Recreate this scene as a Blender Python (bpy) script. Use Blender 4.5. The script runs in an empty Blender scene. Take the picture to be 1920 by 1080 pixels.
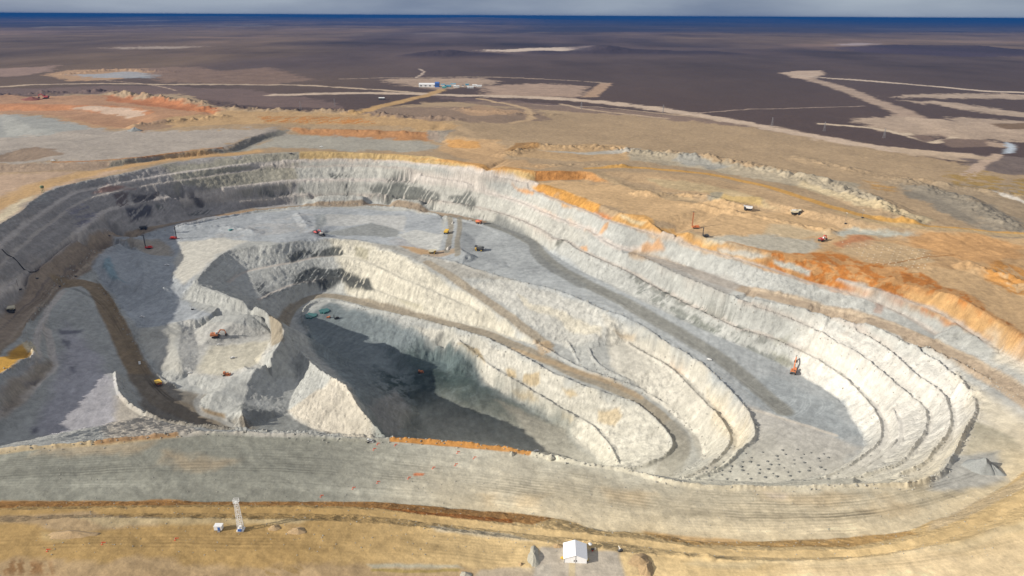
import bpy, bmesh, math, random
import numpy as np
from mathutils import Vector, Matrix
from mathutils.geometry import delaunay_2d_cdt

random.seed(7)
scene = bpy.context.scene
COL = scene.collection
rad = math.radians

# ------------------------------------------------------------------ camera
F = 1280.0                      # focal length in photo pixels (1920 wide)
PITCH = rad(21.75)
ROLL = rad(0.30)
CAM = Vector((0.0, 0.0, 250.0))
cam_data = bpy.data.cameras.new("camera")
cam = bpy.data.objects.new("camera", cam_data)
COL.objects.link(cam)
cam_data.sensor_width = 36.0
cam_data.lens = 36.0 * F / 1920.0
cam_data.clip_start = 1.0
cam_data.clip_end = 400000.0
Rm = Matrix.Rotation(math.pi/2 - PITCH, 3, 'X') @ Matrix.Rotation(ROLL, 3, 'Z')
cam.matrix_world = Matrix.Translation(CAM) @ Rm.to_4x4()
scene.camera = cam

def ray(u, v):
    return Rm @ Vector(((u-960.0)/F, -(v-540.0)/F, -1.0))

def at(u, v, h):
    d = ray(u, v)
    t = (h - CAM.z)/d.z
    return (d.x*t, d.y*t)

# ------------------------------------------------------------------ noise
def _hash(ix, iy, seed):
    h = (ix.astype(np.int64)*374761393 + iy.astype(np.int64)*668265263 + seed*1442695041) & 0xffffffff
    h = ((h ^ (h >> 13))*1274126177) & 0xffffffff
    h = ((h ^ (h >> 16))*2246822519) & 0xffffffff
    return ((h ^ (h >> 15)) & 0xffffff).astype(np.float32)/np.float32(0xffffff)

def vn(x, y, seed=0):
    x0 = np.floor(x); y0 = np.floor(y)
    fx = (x-x0).astype(np.float32); fy = (y-y0).astype(np.float32)
    fx = fx*fx*(3-2*fx); fy = fy*fy*(3-2*fy)
    a = _hash(x0, y0, seed); b = _hash(x0+1, y0, seed)
    c = _hash(x0, y0+1, seed); d = _hash(x0+1, y0+1, seed)
    return (a*(1-fx)+b*fx)*(1-fy) + (c*(1-fx)+d*fx)*fy - 0.5

def fbm(x, y, seed=0, octv=4, gain=0.5):
    r = 0; amp = 1.0; tot = 0
    for k in range(octv):
        r = r + amp*vn(x*2**k + 17.3*k, y*2**k - 9.1*k, seed+k); tot += amp; amp *= gain
    return r/tot*2.0          # about -1..1 (mostly -.5...5)

# ------------------------------------------------------------------ survey break lines (pixel of the line, height of the line)
LINES = []      # list of (points3d list)
BERMS = []
WIND = []       # windrows: (points3d, height, halfwidth)
def parse(s, h):
    pts = []
    for tok in s.split():
        q = tok.split(',')
        pts.append([float(q[0]), float(q[1]), float(q[2]) if len(q) > 2 else None])
    if all(p[2] is None for p in pts):
        if isinstance(h, tuple): pts[0][2] = h[0]; pts[-1][2] = h[1]
        else:
            for p in pts: p[2] = h
    if pts[0][2] is None: pts[0][2] = h if not isinstance(h, tuple) else h[0]
    if pts[-1][2] is None: pts[-1][2] = h if not isinstance(h, tuple) else h[1]
    i = 0
    while i < len(pts)-1:
        j = i+1
        while pts[j][2] is None: j += 1
        L = [0]
        for k in range(i, j): L.append(L[-1] + math.dist(pts[k][:2], pts[k+1][:2]))
        for k in range(i+1, j): pts[k][2] = pts[i][2] + (pts[j][2]-pts[i][2])*L[k-i]/L[-1]
        i = j
    return [(*at(u, v, hh), hh) for u, v, hh in pts]

def densify(P, step=14.0, jit=0.0):
    out = []
    for a, b in zip(P[:-1], P[1:]):
        n = max(1, int(math.dist(a[:2], b[:2])/step))
        for k in range(n):
            f = k/n
            out.append(tuple(a[i]+(b[i]-a[i])*f for i in range(3)))
    out.append(P[-1])
    return out

def smooth(P, it=2):
    for _ in range(it):
        if len(P) < 3: return P
        Q = [P[0]]
        for a, b in zip(P[:-1], P[1:]):
            Q.append(tuple(.75*a[i]+.25*b[i] for i in range(3)))
            Q.append(tuple(.25*a[i]+.75*b[i] for i in range(3)))
        Q.append(P[-1]); P = Q
    return P

def off(P, w):                       # offset to the left of travel
    out = []
    for i, p in enumerate(P):
        a = P[max(0, i-1)]; b = P[min(len(P)-1, i+1)]
        dx, dy = b[0]-a[0], b[1]-a[1]; L = math.hypot(dx, dy) or 1
        ww = w[i] if isinstance(w, list) else w
        out.append((p[0]-dy/L*ww, p[1]+dx/L*ww, p[2]+0.2))
    return out

def line(h, s, wind=None):
    P = smooth(parse(s, h))
    LINES.append(densify(P))
    if wind: WIND.append((densify(P, 3), wind[0], wind[1]))
    return P

def berm(h, s, w=7.0, wind=None, taper=False):
    P = smooth(parse(s, h))
    P = densify(P, 14); w = w*.8
    LINES.append(P)
    n = len(P)
    ws = [w*min(1, (i+0.15)/4, (n-i-0.85)/4) if taper else w for i in range(n)]
    LINES.append(off(P, ws)); BERMS.append((off(P, [q_/2 for q_ in ws]), abs(w)))
    if wind: WIND.append((densify(P, 3), wind[0], wind[1]))
    return P
# ---- outer ring, traced clockwise, inside of the pit on the right hand
line(0, "-300,1010 -320,860 -410,740 -500,660 -380,600 -200,560 -60,468 0,420 25,405 43,397 55,380 82,362 110,350 155,340 207,329 250,322 300,310 375,297 480,289 560,286 640,285 720,288 800,293 840,300 900,312 960,317,0 1000,321,0 1002,336,-12")
berm(-13, "-60,520 0,463 20,447 52,420 78,403 107,382 138,363,-12 158,357,-11 250,339,-10.5 300,330,-11 400,315 480,306,-12 560,301 640,300,-12 730,302 805,309,-10 880,318,-7.5 960,331,-11 985,338 1008,343", 6, taper=True)
berm(-25, "-60,560 0,500 40,467 72,437 100,418,-23 117,403 143,385,-21 177,368,-19 217,360,-19 242,352,-19 300,345,-20 400,330,-22 480,319 512,316,-24 640,312,-22.5 692,312 780,317,-18 855,327,-18 960,346,-24 982,351 1020,367 1065,385 1100,397 1140,416 1190,430 1238,445,-26 1305,465 1347,478 1397,492 1447,507 1497,525 1547,540,-28 1610,557 1690,590 1752,628,-33", 7)
berm(-44, "-60,600,-40 0,550,-44 60,512 93,483 117,463 150,435 200,395,-38 233,387 267,378 317,370 350,363 430,352 507,343 560,338 640,337 720,339 780,342 880,356 960,374 992,387 1025,402 1060,417 1085,425 1112,437,-45 1135,455 1160,467,-50 1197,473,-51", 7, taper=True)
berm(-66, "330,394,-64 407,382 490,374 542,366 640,364 705,365 780,372 855,382 905,392 940,402 980,415 1020,437 1035,449,-64 1060,452 1078,467 1110,482,-66 1135,492 1185,515,-70 1208,530 1253,555,-75 1297,577 1347,600 1380,617,-77 1440,633,-77 1502,660,-80 1540,680 1582,710,-83 1615,740 1645,777 1652,805 1650,828 1615,858 1580,880 1530,900,-86", 9, wind=(1.0, 1.6))
# terrace in the ochre cap
line(-14, "1012,343 1033,352 1073,363 1123,383 1157,398 1207,405 1223,420 1260,433 1300,440 1363,455 1430,472 1497,482 1560,500 1600,513 1640,525")
line((-14, 0), "1640,525 1690,533 1760,546 1790,553")
line(0, "1790,553 1835,577 1880,605 1920,632 2000,690 2080,770 2110,850 2060,915")
berm(-18, "1570,524,-19 1615,537 1660,551 1707,567 1765,590 1815,622 1877,665 1920,690 2000,745", 6)
# ramp road from the platform to the right exit
line((-51, -22), "1197,473 1263,490 1330,512 1397,533 1440,551 1497,560 1540,567 1615,582 1665,600 1752,637,-32 1802,648 1865,688 1920,717 2000,765 2080,820,-12")
line((-51, -24), "1165,475,-52 1197,479 1243,502 1297,527 1330,540 1363,555 1440,568,-47 1515,583 1615,605 1690,640,-38 1740,655 1802,685 1865,722 1920,757 2000,805", wind=(1.4, 2.0))
berm(-52, "1385,567,-52 1438,585,-55 1490,602,-57 1565,640 1625,675 1655,702 1685,727 1710,747 1730,762,-63 1737,785 1735,805 1725,825 1707,842 1695,865 1652,882 1600,897,-64", 6, wind=(1.4, 2.0))
berm(-47.5, "1530,592,-48.5 1547,598 1615,627 1655,650 1680,670 1712,702 1735,716 1767,740 1777,765 1781,790 1776,815 1760,832 1745,850 1738,863 1715,878 1680,892,-50", 7, wind=(1.4, 2.0), taper=True)
line((-47, -40), "1690,645,-41 1725,657 1765,687 1784,706 1790,712", wind=(1.0, 1.6))
line((-41, -30), "1690,643,-41 1745,672 1790,705 1815,735 1822,747 1827,765 1825,780 1810,803 1797,830 1790,850 1775,873 1765,890 1740,903 1700,910", wind=(2.0, 2.4))
berm(-74, "1672,765 1683,790 1684,820 1670,840 1645,860 1620,877 1560,898", 6, taper=True)
# toe of the flat under the ramp road, lower right
line(-31, "1800,712 1850,745 1885,780 1905,820 1895,860 1925,840")
# floor of the right hand bowl
line((-79, -100), "855,401 905,411 960,431 1000,446 1022,462 1040,480,-82 1100,512 1167,542,-85 1210,567 1272,590,-87 1335,625,-88 1410,655 1440,667,-92 1478,690,-96 1500,702 1540,725 1580,752 1600,790 1615,810 1622,835 1602,860 1552,887 1490,902 1440,906,-100")
# the upper haul road (far edge, near edge)
line((-56, -79), "-200,720,-50 -60,650,-54 0,600 35,562 72,530 100,509 138,482,-66 167,467 217,443 250,429 323,417 407,400 473,388 557,381,-79 640,377 705,380 780,386 830,395 855,401")
line((-79, -56), "905,421,-80 860,412 830,405 780,394 705,387 640,385 557,390,-79 473,397 407,410 323,428 270,440,-74 217,460 175,480 145,503 110,535,-66 83,570 67,593 53,603 48,625 50,640 57,640 65,655 62,666 30,683 0,703,-58 -80,760 -150,800", wind=(1.8, 2.2))
line(-83, "905,421,-80 940,436 982,453 995,470 995,485 1007,499 1035,520,-86")
# left corner benches below the haul road
berm(-73, "-160,840,-60 -80,790 0,733 40,702 80,668 70,645 80,610,-68 100,570 125,545,-68", 5)
berm(-84, "-120,850 -60,820 0,786 50,745 90,705 112,688 100,650 95,620,-76", 6)
line(-91, "-130,890 -60,855 0,815 50,790 100,745 140,700 150,690 130,660,-84")
line(-90, "218,700 221,732 235,752 258,770 290,785 350,800 420,807 500,812 600,817 700,823,-88", wind=(2.2, 2.2))
# ramp down from the haul road, left edge and right edge
line((-68, -112), "112,538 142,538 157,550 175,600 197,647 220,687,-97 250,735 266,760 295,782 340,793,-114 420,802 520,808,-118 600,812")
line((-68, -112), "117,522 167,521 183,527 208,563 235,607 255,640 282,690 307,717,-112 330,727", wind=(1.8, 2.0))
line(-108, "330,727,-112 372,722 385,738 372,757 380,775 425,790 480,802,-116")
line(-100, "400,738,-106 430,725 470,720,-104 450,760,-112 455,775")
# upper left terraces
line(-80, "215,452 250,448 290,446 330,448 400,440 460,440 520,445 570,440 590,430")
line(-90, "190,500 195,480,-88 230,472,-88 270,478 312,476 330,490,-89 322,515 300,560 275,595 262,615,-98")
line(-90, "210,540 240,590,-95 262,615")
line(-88, "330,490 322,515 340,540 360,534")
# shelf and cutting of the excavator
line(-94, "262,615,-97 300,612 345,600 400,592 440,589 480,587 510,594,-88 528,606 535,620,-88 522,650,-90 495,682,-95 455,702,-104 430,712,-104")
line(-97, "345,602 338,635 333,655 340,690,-102 350,705,-110")
line(-102, "362,618 375,655 365,700,-107 400,712,-107 440,695 480,672 508,645 512,622 490,606 440,604 400,606 362,618")
line(-96, "345,560 400,575 470,585")
# lip of the inner pit
line(-82, "528,606,-82 505,588,-84 487,577 437,557,-85 403,545 360,531,-84 375,515 393,495 413,475 437,462 463,453,-80 500,462 540,455 580,447 625,445,-84 670,450 717,460 742,475 780,497,-90 805,510 855,537 872,547 905,570 945,600,-116 975,620 1010,646,-127")
berm(-101, "428,530,-104 463,509,-103 503,502 553,493 603,480 655,482 695,495 730,512 760,527,-105 805,545,-110 860,567 905,592,-119", 7, taper=True)
berm(-124, "485,562,-119 515,548 553,533 587,527 620,522 650,525 690,540,-126 740,558 790,575,-126", 6, taper=True)
# cone ramp: right edge
line((-85, -128), "762,480,-85 790,484 855,518,-94 880,530 920,550 960,582,-110 1000,615 1035,640,-126 1062,652,-128")
# road in the inner pit: upper edge, lower edge
line((-146, -129), "556,640,-150 544,618 538,600 545,580 560,562,-141 587,549,-139 620,544 655,553 697,569,-139 755,581,-136 830,600,-131 905,612 960,632,-130 1010,648,-129")
line(-127, "1010,646 1035,662 1075,684,-130 1110,700 1185,725,-135 1212,737 1260,770 1295,805,-143 1310,815 1322,838 1320,862 1285,884 1240,900,-152", wind=(1.4, 1.8))
line((-151, -150), "590,645,-151 573,612 565,592,-145 575,574,-142 595,566,-141 620,564 655,569 692,580,-140 755,593,-137 830,611,-132 905,633 960,659,-132 1010,688 1060,714,-135 1135,740 1177,752 1210,772 1235,795 1250,812,-144 1263,832 1255,850 1222,870 1180,880,-152 1120,900", wind=(2.0, 2.2))
# terrace lip over the inner pit
line((-86, -100), "792,480,-86 842,490 905,510 960,527,-90 1035,542 1085,562 1135,585 1160,592 1210,615,-97 1247,645 1285,665 1322,687 1360,725 1397,765,-100 1410,790 1416,812 1412,828 1385,845 1370,865 1345,882 1290,902,-101", wind=(1.6, 2.0))
berm(-120, "1177,645,-117 1210,665 1260,692 1310,745 1347,782 1365,810,-120 1370,825 1360,845 1335,870 1280,898", 10, wind=(1.4, 2.0), taper=True)
line(-125, "1062,640,-124 1075,660 1085,680,-129", wind=(1.2, 1.6))
line(-120, "1105,655,-120 1112,675,-125 1140,697,-129 1180,715,-132", wind=(1.2, 1.6))
# cutting at the far side
line(-81, "590,425 592,408 600,402 640,399 700,396 760,402 800,400 830,408 835,418 828,445 822,470,-85")
line(-87, "612,438 630,427 650,422 690,417 735,420 752,432 780,440 815,465,-87")
line(-88, "602,440 640,446 700,452 745,463")
# islands by the junction
line(-79, "868,418 862,440 860,465,-84 875,475")
line(-81, "868,418 905,424 940,442 980,470 985,490 960,505,-85")
line(-87, "892,446 892,462 900,472 930,475 945,485 955,500")
line(-86, "875,475 900,485 940,500")
# slopes of the inner pit below its road
berm(-140, "860,640,-141 880,655 917,688,-147 960,711,-150 1010,742,-154 1060,772,-158 1110,797,-163 1122,812,-164 1145,838 1160,870,-165", 7, wind=(1.2, 1.6), taper=True)
line(-150, "700,602,-147 760,625,-147 820,642,-146 865,662,-151 892,690,-158 922,725,-166 960,743,-167 997,765,-170 1035,790,-173 1065,810 1100,832 1125,867,-180")
line(-156, "770,668,-161 790,654,-157 825,651,-154 846,664,-155 858,682,-159 846,702,-167")
line(-167, "785,692 805,677 833,676 844,688 832,698 798,702")
line(-152, "600,612,-149 650,615,-151 700,640,-158 740,680,-166 760,730,-174 790,780,-180")
line(-160, "537,622,-94 562,660,-114 595,695,-109 622,710,-95 652,727,-94 672,768,-96 700,797,-99 722,822,-102", wind=(2.0, 2.2))
line(-150, "577,632,-150 655,675,-155 730,722,-164 767,775,-170 750,808,-172 720,840")
line(-185, "770,795 790,812 880,825 960,835 1050,850 1110,880,-182")
line(-114, "500,695,-108 520,720,-118 535,770,-121 570,800,-119 620,812,-117 690,822,-106")
line(-122, "560,690 560,720 545,750")
# near lip of the pit and the grey shelf in front
line(-24, "-400,940,-20 -200,870,-22 0,843 100,838 190,829 300,817 400,812 500,814 600,819 680,826 740,823 850,831 960,843 1040,859 1100,870 1175,882 1215,894 1270,908 1340,914 1440,916,-28 1500,915 1570,912 1650,909 1700,910,-30", wind=(1.5, 2.0))
line(-24, "-350,990,-16 -200,955,-22 0,940 200,940 440,941 660,941 730,942 830,951 960,962 1035,971 1085,982 1120,995 1190,999 1250,1005 1300,1014 1360,1017 1440,1015,-27 1565,1011 1665,1001 1702,996 1740,978 1790,963 1865,923,-29 1920,885 1990,830,-28")
berm(-12, "-300,1000,-8 -100,965 0,956 100,955 350,950 440,951 660,952 740,960 860,973 960,986 1060,995 1110,1001 1200,1011 1280,1023 1340,1028 1440,1033 1600,1031 1700,1016 1800,985 1920,925 2010,860", -7)
line(0, "-420,1010 -200,990 0,980 150,969 300,973 450,973 600,976 730,983 800,990 900,1003 960,1009 1010,1013 1100,1026 1180,1036 1300,1046 1440,1053 1600,1049 1750,1026 1860,996 1920,970 2060,915,-2")
# ---- surroundings beyond the rim
line(8, "-300,330 0,309 100,304 207,301 300,290 417,278 467,258 520,241,9 533,238 600,239 700,244 820,245,9")
line(0, "-300,345 0,322 100,320 190,317 290,300 417,288 450,282 490,262 540,251 650,254 720,263 810,264 835,268")
line((20, 20), "380,208 500,210 640,216 750,226 860,232")
line((13, 13), "400,226 500,229 640,231 740,239 850,243")
line(9, "840,252,12 930,262 975,267 1100,268 1170,275 1280,290 1420,312 1560,340 1640,375 1700,400 1760,418,2")
line(0, "835,272 940,300 1050,303 1170,303 1280,310 1400,332 1500,350 1600,378 1680,410 1740,420")
line(0, "1002,321 1085,321 1105,322 1180,323 1280,336 1390,360 1470,385 1550,400 1640,418 1760,432 1920,460")
line(-13, "1002,337 1085,336 1110,340 1160,345,-8 1235,352 1330,374 1420,390 1500,404 1580,427 1700,450,-8 1790,480,-5")
line((0, -10), "1105,322 1150,338,-5 1200,358,-10 1250,368,-13")
line(24, "-100,178 0,176 100,172 220,178 300,182 390,200 410,210,20")
line(13, "-100,190 0,190 100,192 210,187 300,195 380,207 400,215")
line(14, "-100,196 0,196 170,200 250,200 290,210 300,222")
line(4, "-100,206 0,206 150,206 240,222 270,230")
line(16, "0,282 60,276 100,279 112,288,12")
line(12, "20,288 112,290")
# ------------------------------------------------------------------ triangulate the survey, sample it on a fine grid
def ring_points():
    out = []
    for k in range(-14, 15):
        a = k*rad(6.0)
        for R, h in ((3400, 22), (5200, 22)):
            out.append((R*math.sin(a), R*math.cos(a), h))
    for x in range(-1400, 1401, 140):
        for y, h in ((50, 0), (-200, 0)): out.append((x, y, h))
    for x, y in ((-330, 200), (-150, 215), (0, 225), (150, 225), (300, 220), (450, 230), (-900, 300), (-950, 600), (-1000, 1000), (-1100, 1500),
                 (850, 300), (900, 600), (1100, 1000), (1250, 1400)):
        out.append((x, y, 0))
    for u, v, h in ((60, 240, 9), (200, 255, 8.5), (350, 255, 8), (100, 150, 22), (400, 160, 22), (700, 190, 20), (1000, 200, 16), (1300, 220, 14), (1100, 240, 10),
                    (1500, 270, 12), (1700, 330, 6), (1900, 380, 4), (1850, 300, 10), (1200, 170, 20), (1750, 500, -4), (1850, 520, -4)):
        out.append((*at(u, v, h), h))
    return out

def build_tin():
    V = []; E = []
    key = {}
    def addv(p):
        k = (round(p[0]*4), round(p[1]*4))
        if k in key: return key[k]
        key[k] = len(V); V.append(p); return key[k]
    for P in LINES:
        ids = [addv(p) for p in P]
        for a, b in zip(ids[:-1], ids[1:]):
            if a != b: E.append((a, b))
    for p in ring_points(): addv(p)
    co, ed, fa, ov, oe, of = delaunay_2d_cdt([Vector((p[0], p[1])) for p in V], E, [], 0, 0.01)
    H = []
    for i, c in enumerate(co):
        if ov[i]:
            H.append(sum(V[j][2] for j in ov[i])/len(ov[i]))
        else: H.append(None)
    ea = np.array([(V[a][0], V[a][1], V[a][2], V[b][0], V[b][1], V[b][2]) for a, b in E])
    for i, c in enumerate(co):
        if H[i] is None:
            dx = ea[:, 3]-ea[:, 0]; dy = ea[:, 4]-ea[:, 1]
            t = np.clip(((c.x-ea[:, 0])*dx+(c.y-ea[:, 1])*dy)/(dx*dx+dy*dy+1e-9), 0, 1)
            d = np.hypot(ea[:, 0]+dx*t-c.x, ea[:, 1]+dy*t-c.y)
            k = np.argsort(d)[:2]
            H[i] = float(np.mean(ea[k, 2]+(ea[k, 5]-ea[k, 2])*t[k]))
    return np.array([(c.x, c.y) for c in co]), np.array(H), [tuple(f) for f in fa]

QUAL = 1.0
def axis_t():
    d = 0.00125/QUAL
    mid = np.arange(-0.80, 0.80, d)
    outr = 0.80*np.cumprod(np.concatenate([np.full(95, 1.0055), np.full(24, 1.028)]))
    return np.concatenate([-outr[::-1], mid, outr])
def axis_y():
    ys = [70.0]
    while ys[-1] < 90000:
        y = ys[-1]
        if y < 225: s = 0.02
        elif y < 1450: s = 0.0019/QUAL
        elif y < 2600: s = 0.0032/QUAL
        elif y < 7000: s = 0.006/QUAL
        else: s = 0.02
        ys.append(y*(1+s))
    return np.array(ys)

T = axis_t(); Y1 = axis_y()
NT, NY = len(T), len(Y1)
print("grid", NT, NY, NT*NY)
GX = (T[None, :]*Y1[:, None]); GY = np.repeat(Y1[:, None], NT, 1)
GZ = np.full((NY, NT), 22.0, np.float64)

vxy, vh, faces = build_tin()
for f in faces:
    for k in range(1, len(f)-1):
        A, B, C = vxy[f[0]], vxy[f[k]], vxy[f[k+1]]
        hA, hB, hC = vh[f[0]], vh[f[k]], vh[f[k+1]]
        det = (B[0]-A[0])*(C[1]-A[1])-(C[0]-A[0])*(B[1]-A[1])
        if abs(det) < 1e-6: continue
        y0 = min(A[1], B[1], C[1]); y1 = max(A[1], B[1], C[1])
        if y1 < Y1[0]: continue
        j0 = np.searchsorted(Y1, y0); j1 = np.searchsorted(Y1, y1, 'right')
        if j1 <= j0: continue
        yy0 = max(y0, 1.0); 
        xs = (A[0], B[0], C[0])
        tmin = min(min(x/yy0, x/y1) for x in xs); tmax = max(max(x/yy0, x/y1) for x in xs)
        i0 = np.searchsorted(T, tmin); i1 = np.searchsorted(T, tmax, 'right')
        if i1 <= i0: continue
        X = GX[j0:j1, i0:i1]; Yv = GY[j0:j1, i0:i1]
        wb = ((X-A[0])*(C[1]-A[1])-(C[0]-A[0])*(Yv-A[1]))/det
        wc = ((B[0]-A[0])*(Yv-A[1])-(X-A[0])*(B[1]-A[1]))/det
        m = (wb >= -1e-6) & (wc >= -1e-6) & (wb+wc <= 1+1e-6)
        if m.any():
            sub = GZ[j0:j1, i0:i1]
            sub[m] = (hA + wb*(hB-hA) + wc*(hC-hA))[m]
R_ = np.hypot(GX, GY)
w = np.clip((R_-3300)/1500, 0, 1); GZ = GZ*(1-w)+22*w
# slight rounding of every break line
def blur(Z, n=1):
    for _ in range(n):
        Z = Z.copy()
        Z[1:-1, :] = (Z[:-2, :]+2*Z[1:-1, :]+Z[2:, :])/4
        Z[:, 1:-1] = (Z[:, :-2]+2*Z[:, 1:-1]+Z[:, 2:])/4
    return Z
GZ = blur(GZ, 1)
_far = blur(GZ, 9); _wf = np.clip((GY-1420)/260, 0, 1); GZ = GZ*(1-_wf)+_far*_wf
TZ = blur(GZ, 1).copy()           # clean surface, used for colours

def grads(Z):
    gy = np.gradient(Z, axis=0)/np.gradient(GY, axis=0)
    gt = np.gradient(Z, axis=1)/np.gradient(GX, axis=1)
    gy = gy - gt*T[None, :]      # correct for the slanted columns
    return gt, gy
gx, gy = grads(TZ)
SL = np.hypot(gx, gy)
near = np.clip((2600-R_)/900, 0, 1)
steep = np.clip((SL-0.18)/0.35, 0, 1)*near
# coordinates that follow the pit: s runs along the walls, q across them
CX, CY = 60.0, 720.0
ang = np.arctan2(GY-CY, GX-CX); q = np.hypot(GX-CX, GY-CY)
S = ang*q*0.85
x, y = GX, GY
N = np.zeros_like(GZ)
wx = fbm(x/60, y/60, 3, 3)*10; 
gul = fbm((S+wx)/5.5, q/26.0, 11, 3, .6)
blk = fbm(x/16, y/16, 21, 4, .55)
nearf = np.clip((GY-330)/160, .5, 1); gul = gul*np.clip((GY-380)/120, .0, 1)*np.clip(1-(-T[None, :]-.74)/.08, .15, 1)
N += steep*nearf*(gul*.42 + blk*.8 + fbm(x/6, y/6, 23, 3, .6)*1.25)
lowr = fbm(x/45, y/45, 31, 4, .5)
flat = 1-steep
slab = np.abs(fbm((x+wx)/11, (y-wx)/11, 24, 4, .55)); N += steep*nearf*(.35-slab)*2.2
N += flat*near*(lowr*1.1 + fbm(x/7, y/7, 41, 3)*0.32)
# cast up heaps and ruts on the ochre ground and in front
plain = np.clip((R_-1500)/1200, 0, 1)
N += plain*(fbm(x/420, y/420, 51, 5, .5)*9 + fbm(x/2600, y/2600, 52, 4)*26*np.clip((R_-3500)/5000, 0, 1))
GZ += N
HILL = np.zeros_like(GZ)
# far low hills
def hill(cx, cy, rx, ry, h, seed):
    global GZ
    d = ((x-cx)/rx)**2+((y-cy)/ry)**2
    hh = h*np.exp(-d*1.6)*(0.9+0.28*np.clip(fbm(x/(rx*.3), y/(ry*.3), seed, 5, .6), -.6, 1))*(d < 6); GZ += hh
    if cy < 12000: HILL[:] = HILL+hh
def hillpx(u, v, wpx, dep, h, seed):
    X, Yh = at(u, v, 22)
    hill(X, Yh, wpx/F*Yh, dep, h, seed)
hillpx(1130, 99, 60, 420, 52, 61); hillpx(1230, 101, 70, 360, 26, 62); hillpx(1020, 101, 70, 300, 18, 63)
hillpx(835, 105, 45, 340, 30, 64); hillpx(780, 106, 40, 260, 16, 65); hillpx(900, 106, 70, 260, 20, 69); hillpx(1330, 101, 70, 300, 20, 70)
hillpx(1690, 90, 80, 400, 26, 66); hillpx(1850, 96, 110, 620, 40, 67)
hillpx(1500, 98, 120, 260, 9, 71)
hillpx(1380, 39, 160, 9000, 200, 68); hillpx(1700, 39.5, 420, 9000, 120, 72); hillpx(420, 35, 300, 12000, 120, 73); hillpx(900, 38, 200, 9000, 130, 74)

# windrows and safety berms
def add_ridge(P, hgt, hw, seed):
    global GZ
    for a, b in zip(P[:-1], P[1:]):
        xs0, xs1 = min(a[0], b[0])-hw*2, max(a[0], b[0])+hw*2
        y0, y1 = min(a[1], b[1])-hw*2, max(a[1], b[1])+hw*2
        if y0 < 100: continue
        j0 = np.searchsorted(Y1, y0); j1 = np.searchsorted(Y1, y1, 'right')
        if j1 <= j0: continue
        tt = [xx/yy for xx in (xs0, xs1) for yy in (y0, y1)]
        i0 = np.searchsorted(T, min(tt)); i1 = np.searchsorted(T, max(tt), 'right')
        if i1 <= i0: continue
        X = x[j0:j1, i0:i1]; Yv = y[j0:j1, i0:i1]
        dx, dy = b[0]-a[0], b[1]-a[1]; L2 = dx*dx+dy*dy+1e-9
        t = np.clip(((X-a[0])*dx+(Yv-a[1])*dy)/L2, 0, 1)
        d = np.hypot(a[0]+dx*t-X, a[1]+dy*t-Yv)
        r = np.clip(1-d/hw, 0, 1)
        RID[j0:j1, i0:i1] = np.maximum(RID[j0:j1, i0:i1], r*hgt)
RID = np.zeros_like(GZ)
for P, hgt, hw in WIND: add_ridge(P, hgt*1.6, hw*1.25, 1)
GZ += RID*(0.9+.55*vn(x/2.1, y/2.1, 77)+.7*vn(x/7.5, y/7.5, 78))
RID = np.zeros_like(GZ)
for s_, hg, hw in ((("1180,285 1260,292 1340,300 1440,318 1560,345 1640,378 1700,405", 9, 34), ("950,287 1000,277 1100,278 1170,281", 8, 24), ("1200,343 1290,350 1400,372", 7, 18),
        ("1690,340 1800,372 1900,422", 8, 30), ("1500,300 1650,330 1800,352 1900,366", 5, 26), ("380,212 640,222 850,237", 9, 34), ("-20,186 200,182 390,204", 11, 34), ("250,240 330,232 420,226", 8, 22),
        ("1000,306 1100,303 1170,306", 5, 16), ("1290,364 1420,386 1560,414", 5, 12), ("860,215 980,225 1040,222", 6, 26), ("560,243 700,249 820,253", 5, 20), ("130,145 220,138 320,143", 9, 50), ("1820,486 1900,512 1960,545", 8, 16),
        ("1560,520 1650,500 1740,492", 3, 8), ("1075,981 1100,990 1130,997", 4.5, 5), ("1250,1008 1290,1014 1330,1018", 4.5, 5))+tuple((s_+"|", h_, w_) for s_, h_, w_ in (("196,478 188,500 205,522 232,540", 7, 15), ("255,470 272,505 268,545", 6, 16), ("215,572 245,600", 5, 14), ("300,520 312,560", 5, 14), ("350,440 420,436 480,446", 3, 16), ("560,410 575,430", 4, 12), ("400,560 460,575", 3, 14)))):
    add_ridge(densify([(*at(*p_[:2], (-88 if '|' in s_ else 6)), 6) for p_ in [tuple(float(k) for k in t_.split(',')) for t_ in s_.strip('|').split()]], 12), hg, hw, 1)
RID = RID/ (1e-6+RID.max()) * 11
rb_ = np.clip(.35+1.5*np.abs(fbm(x/24, y/24, 81, 4, .6))+.8*fbm(x/60, y/60, 82, 2), 0, 1.6)
GZ += RID*rb_

def hitz(u, v):
    """world point where the ray of a photo pixel meets the terrain"""
    d = ray(u, v)
    t_ = d.x/d.y
    i = np.clip(np.searchsorted(T, t_)-1, 0, NT-2)
    f = (t_-T[i])/(T[i+1]-T[i])
    col = GZ[:, i]*(1-f)+GZ[:, i+1]*f
    zr = CAM.z + d.z/d.y*Y1
    below = np.where((zr < col) & (Y1 > 150))[0]
    if len(below) == 0: return (d.x/d.y*60000, 60000.0, 22.0)
    k = below[0]
    a = zr[k-1]-col[k-1]; b = col[k]-zr[k]
    g = a/(a+b+1e-9)
    yy = Y1[k-1]+(Y1[k]-Y1[k-1])*g
    return (t_*yy, yy, col[k-1]+(col[k]-col[k-1])*g)

def ground(X, Yq):
    j = int(np.clip(np.searchsorted(Y1, Yq)-1, 0, NY-2)); t_ = X/Yq
    i = int(np.clip(np.searchsorted(T, t_)-1, 0, NT-2))
    f = (t_-T[i])/(T[i+1]-T[i]); g = (Yq-Y1[j])/(Y1[j+1]-Y1[j])
    return float((GZ[j, i]*(1-f)+GZ[j, i+1]*f)*(1-g)+(GZ[j+1, i]*(1-f)+GZ[j+1, i+1]*f)*g)
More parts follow.
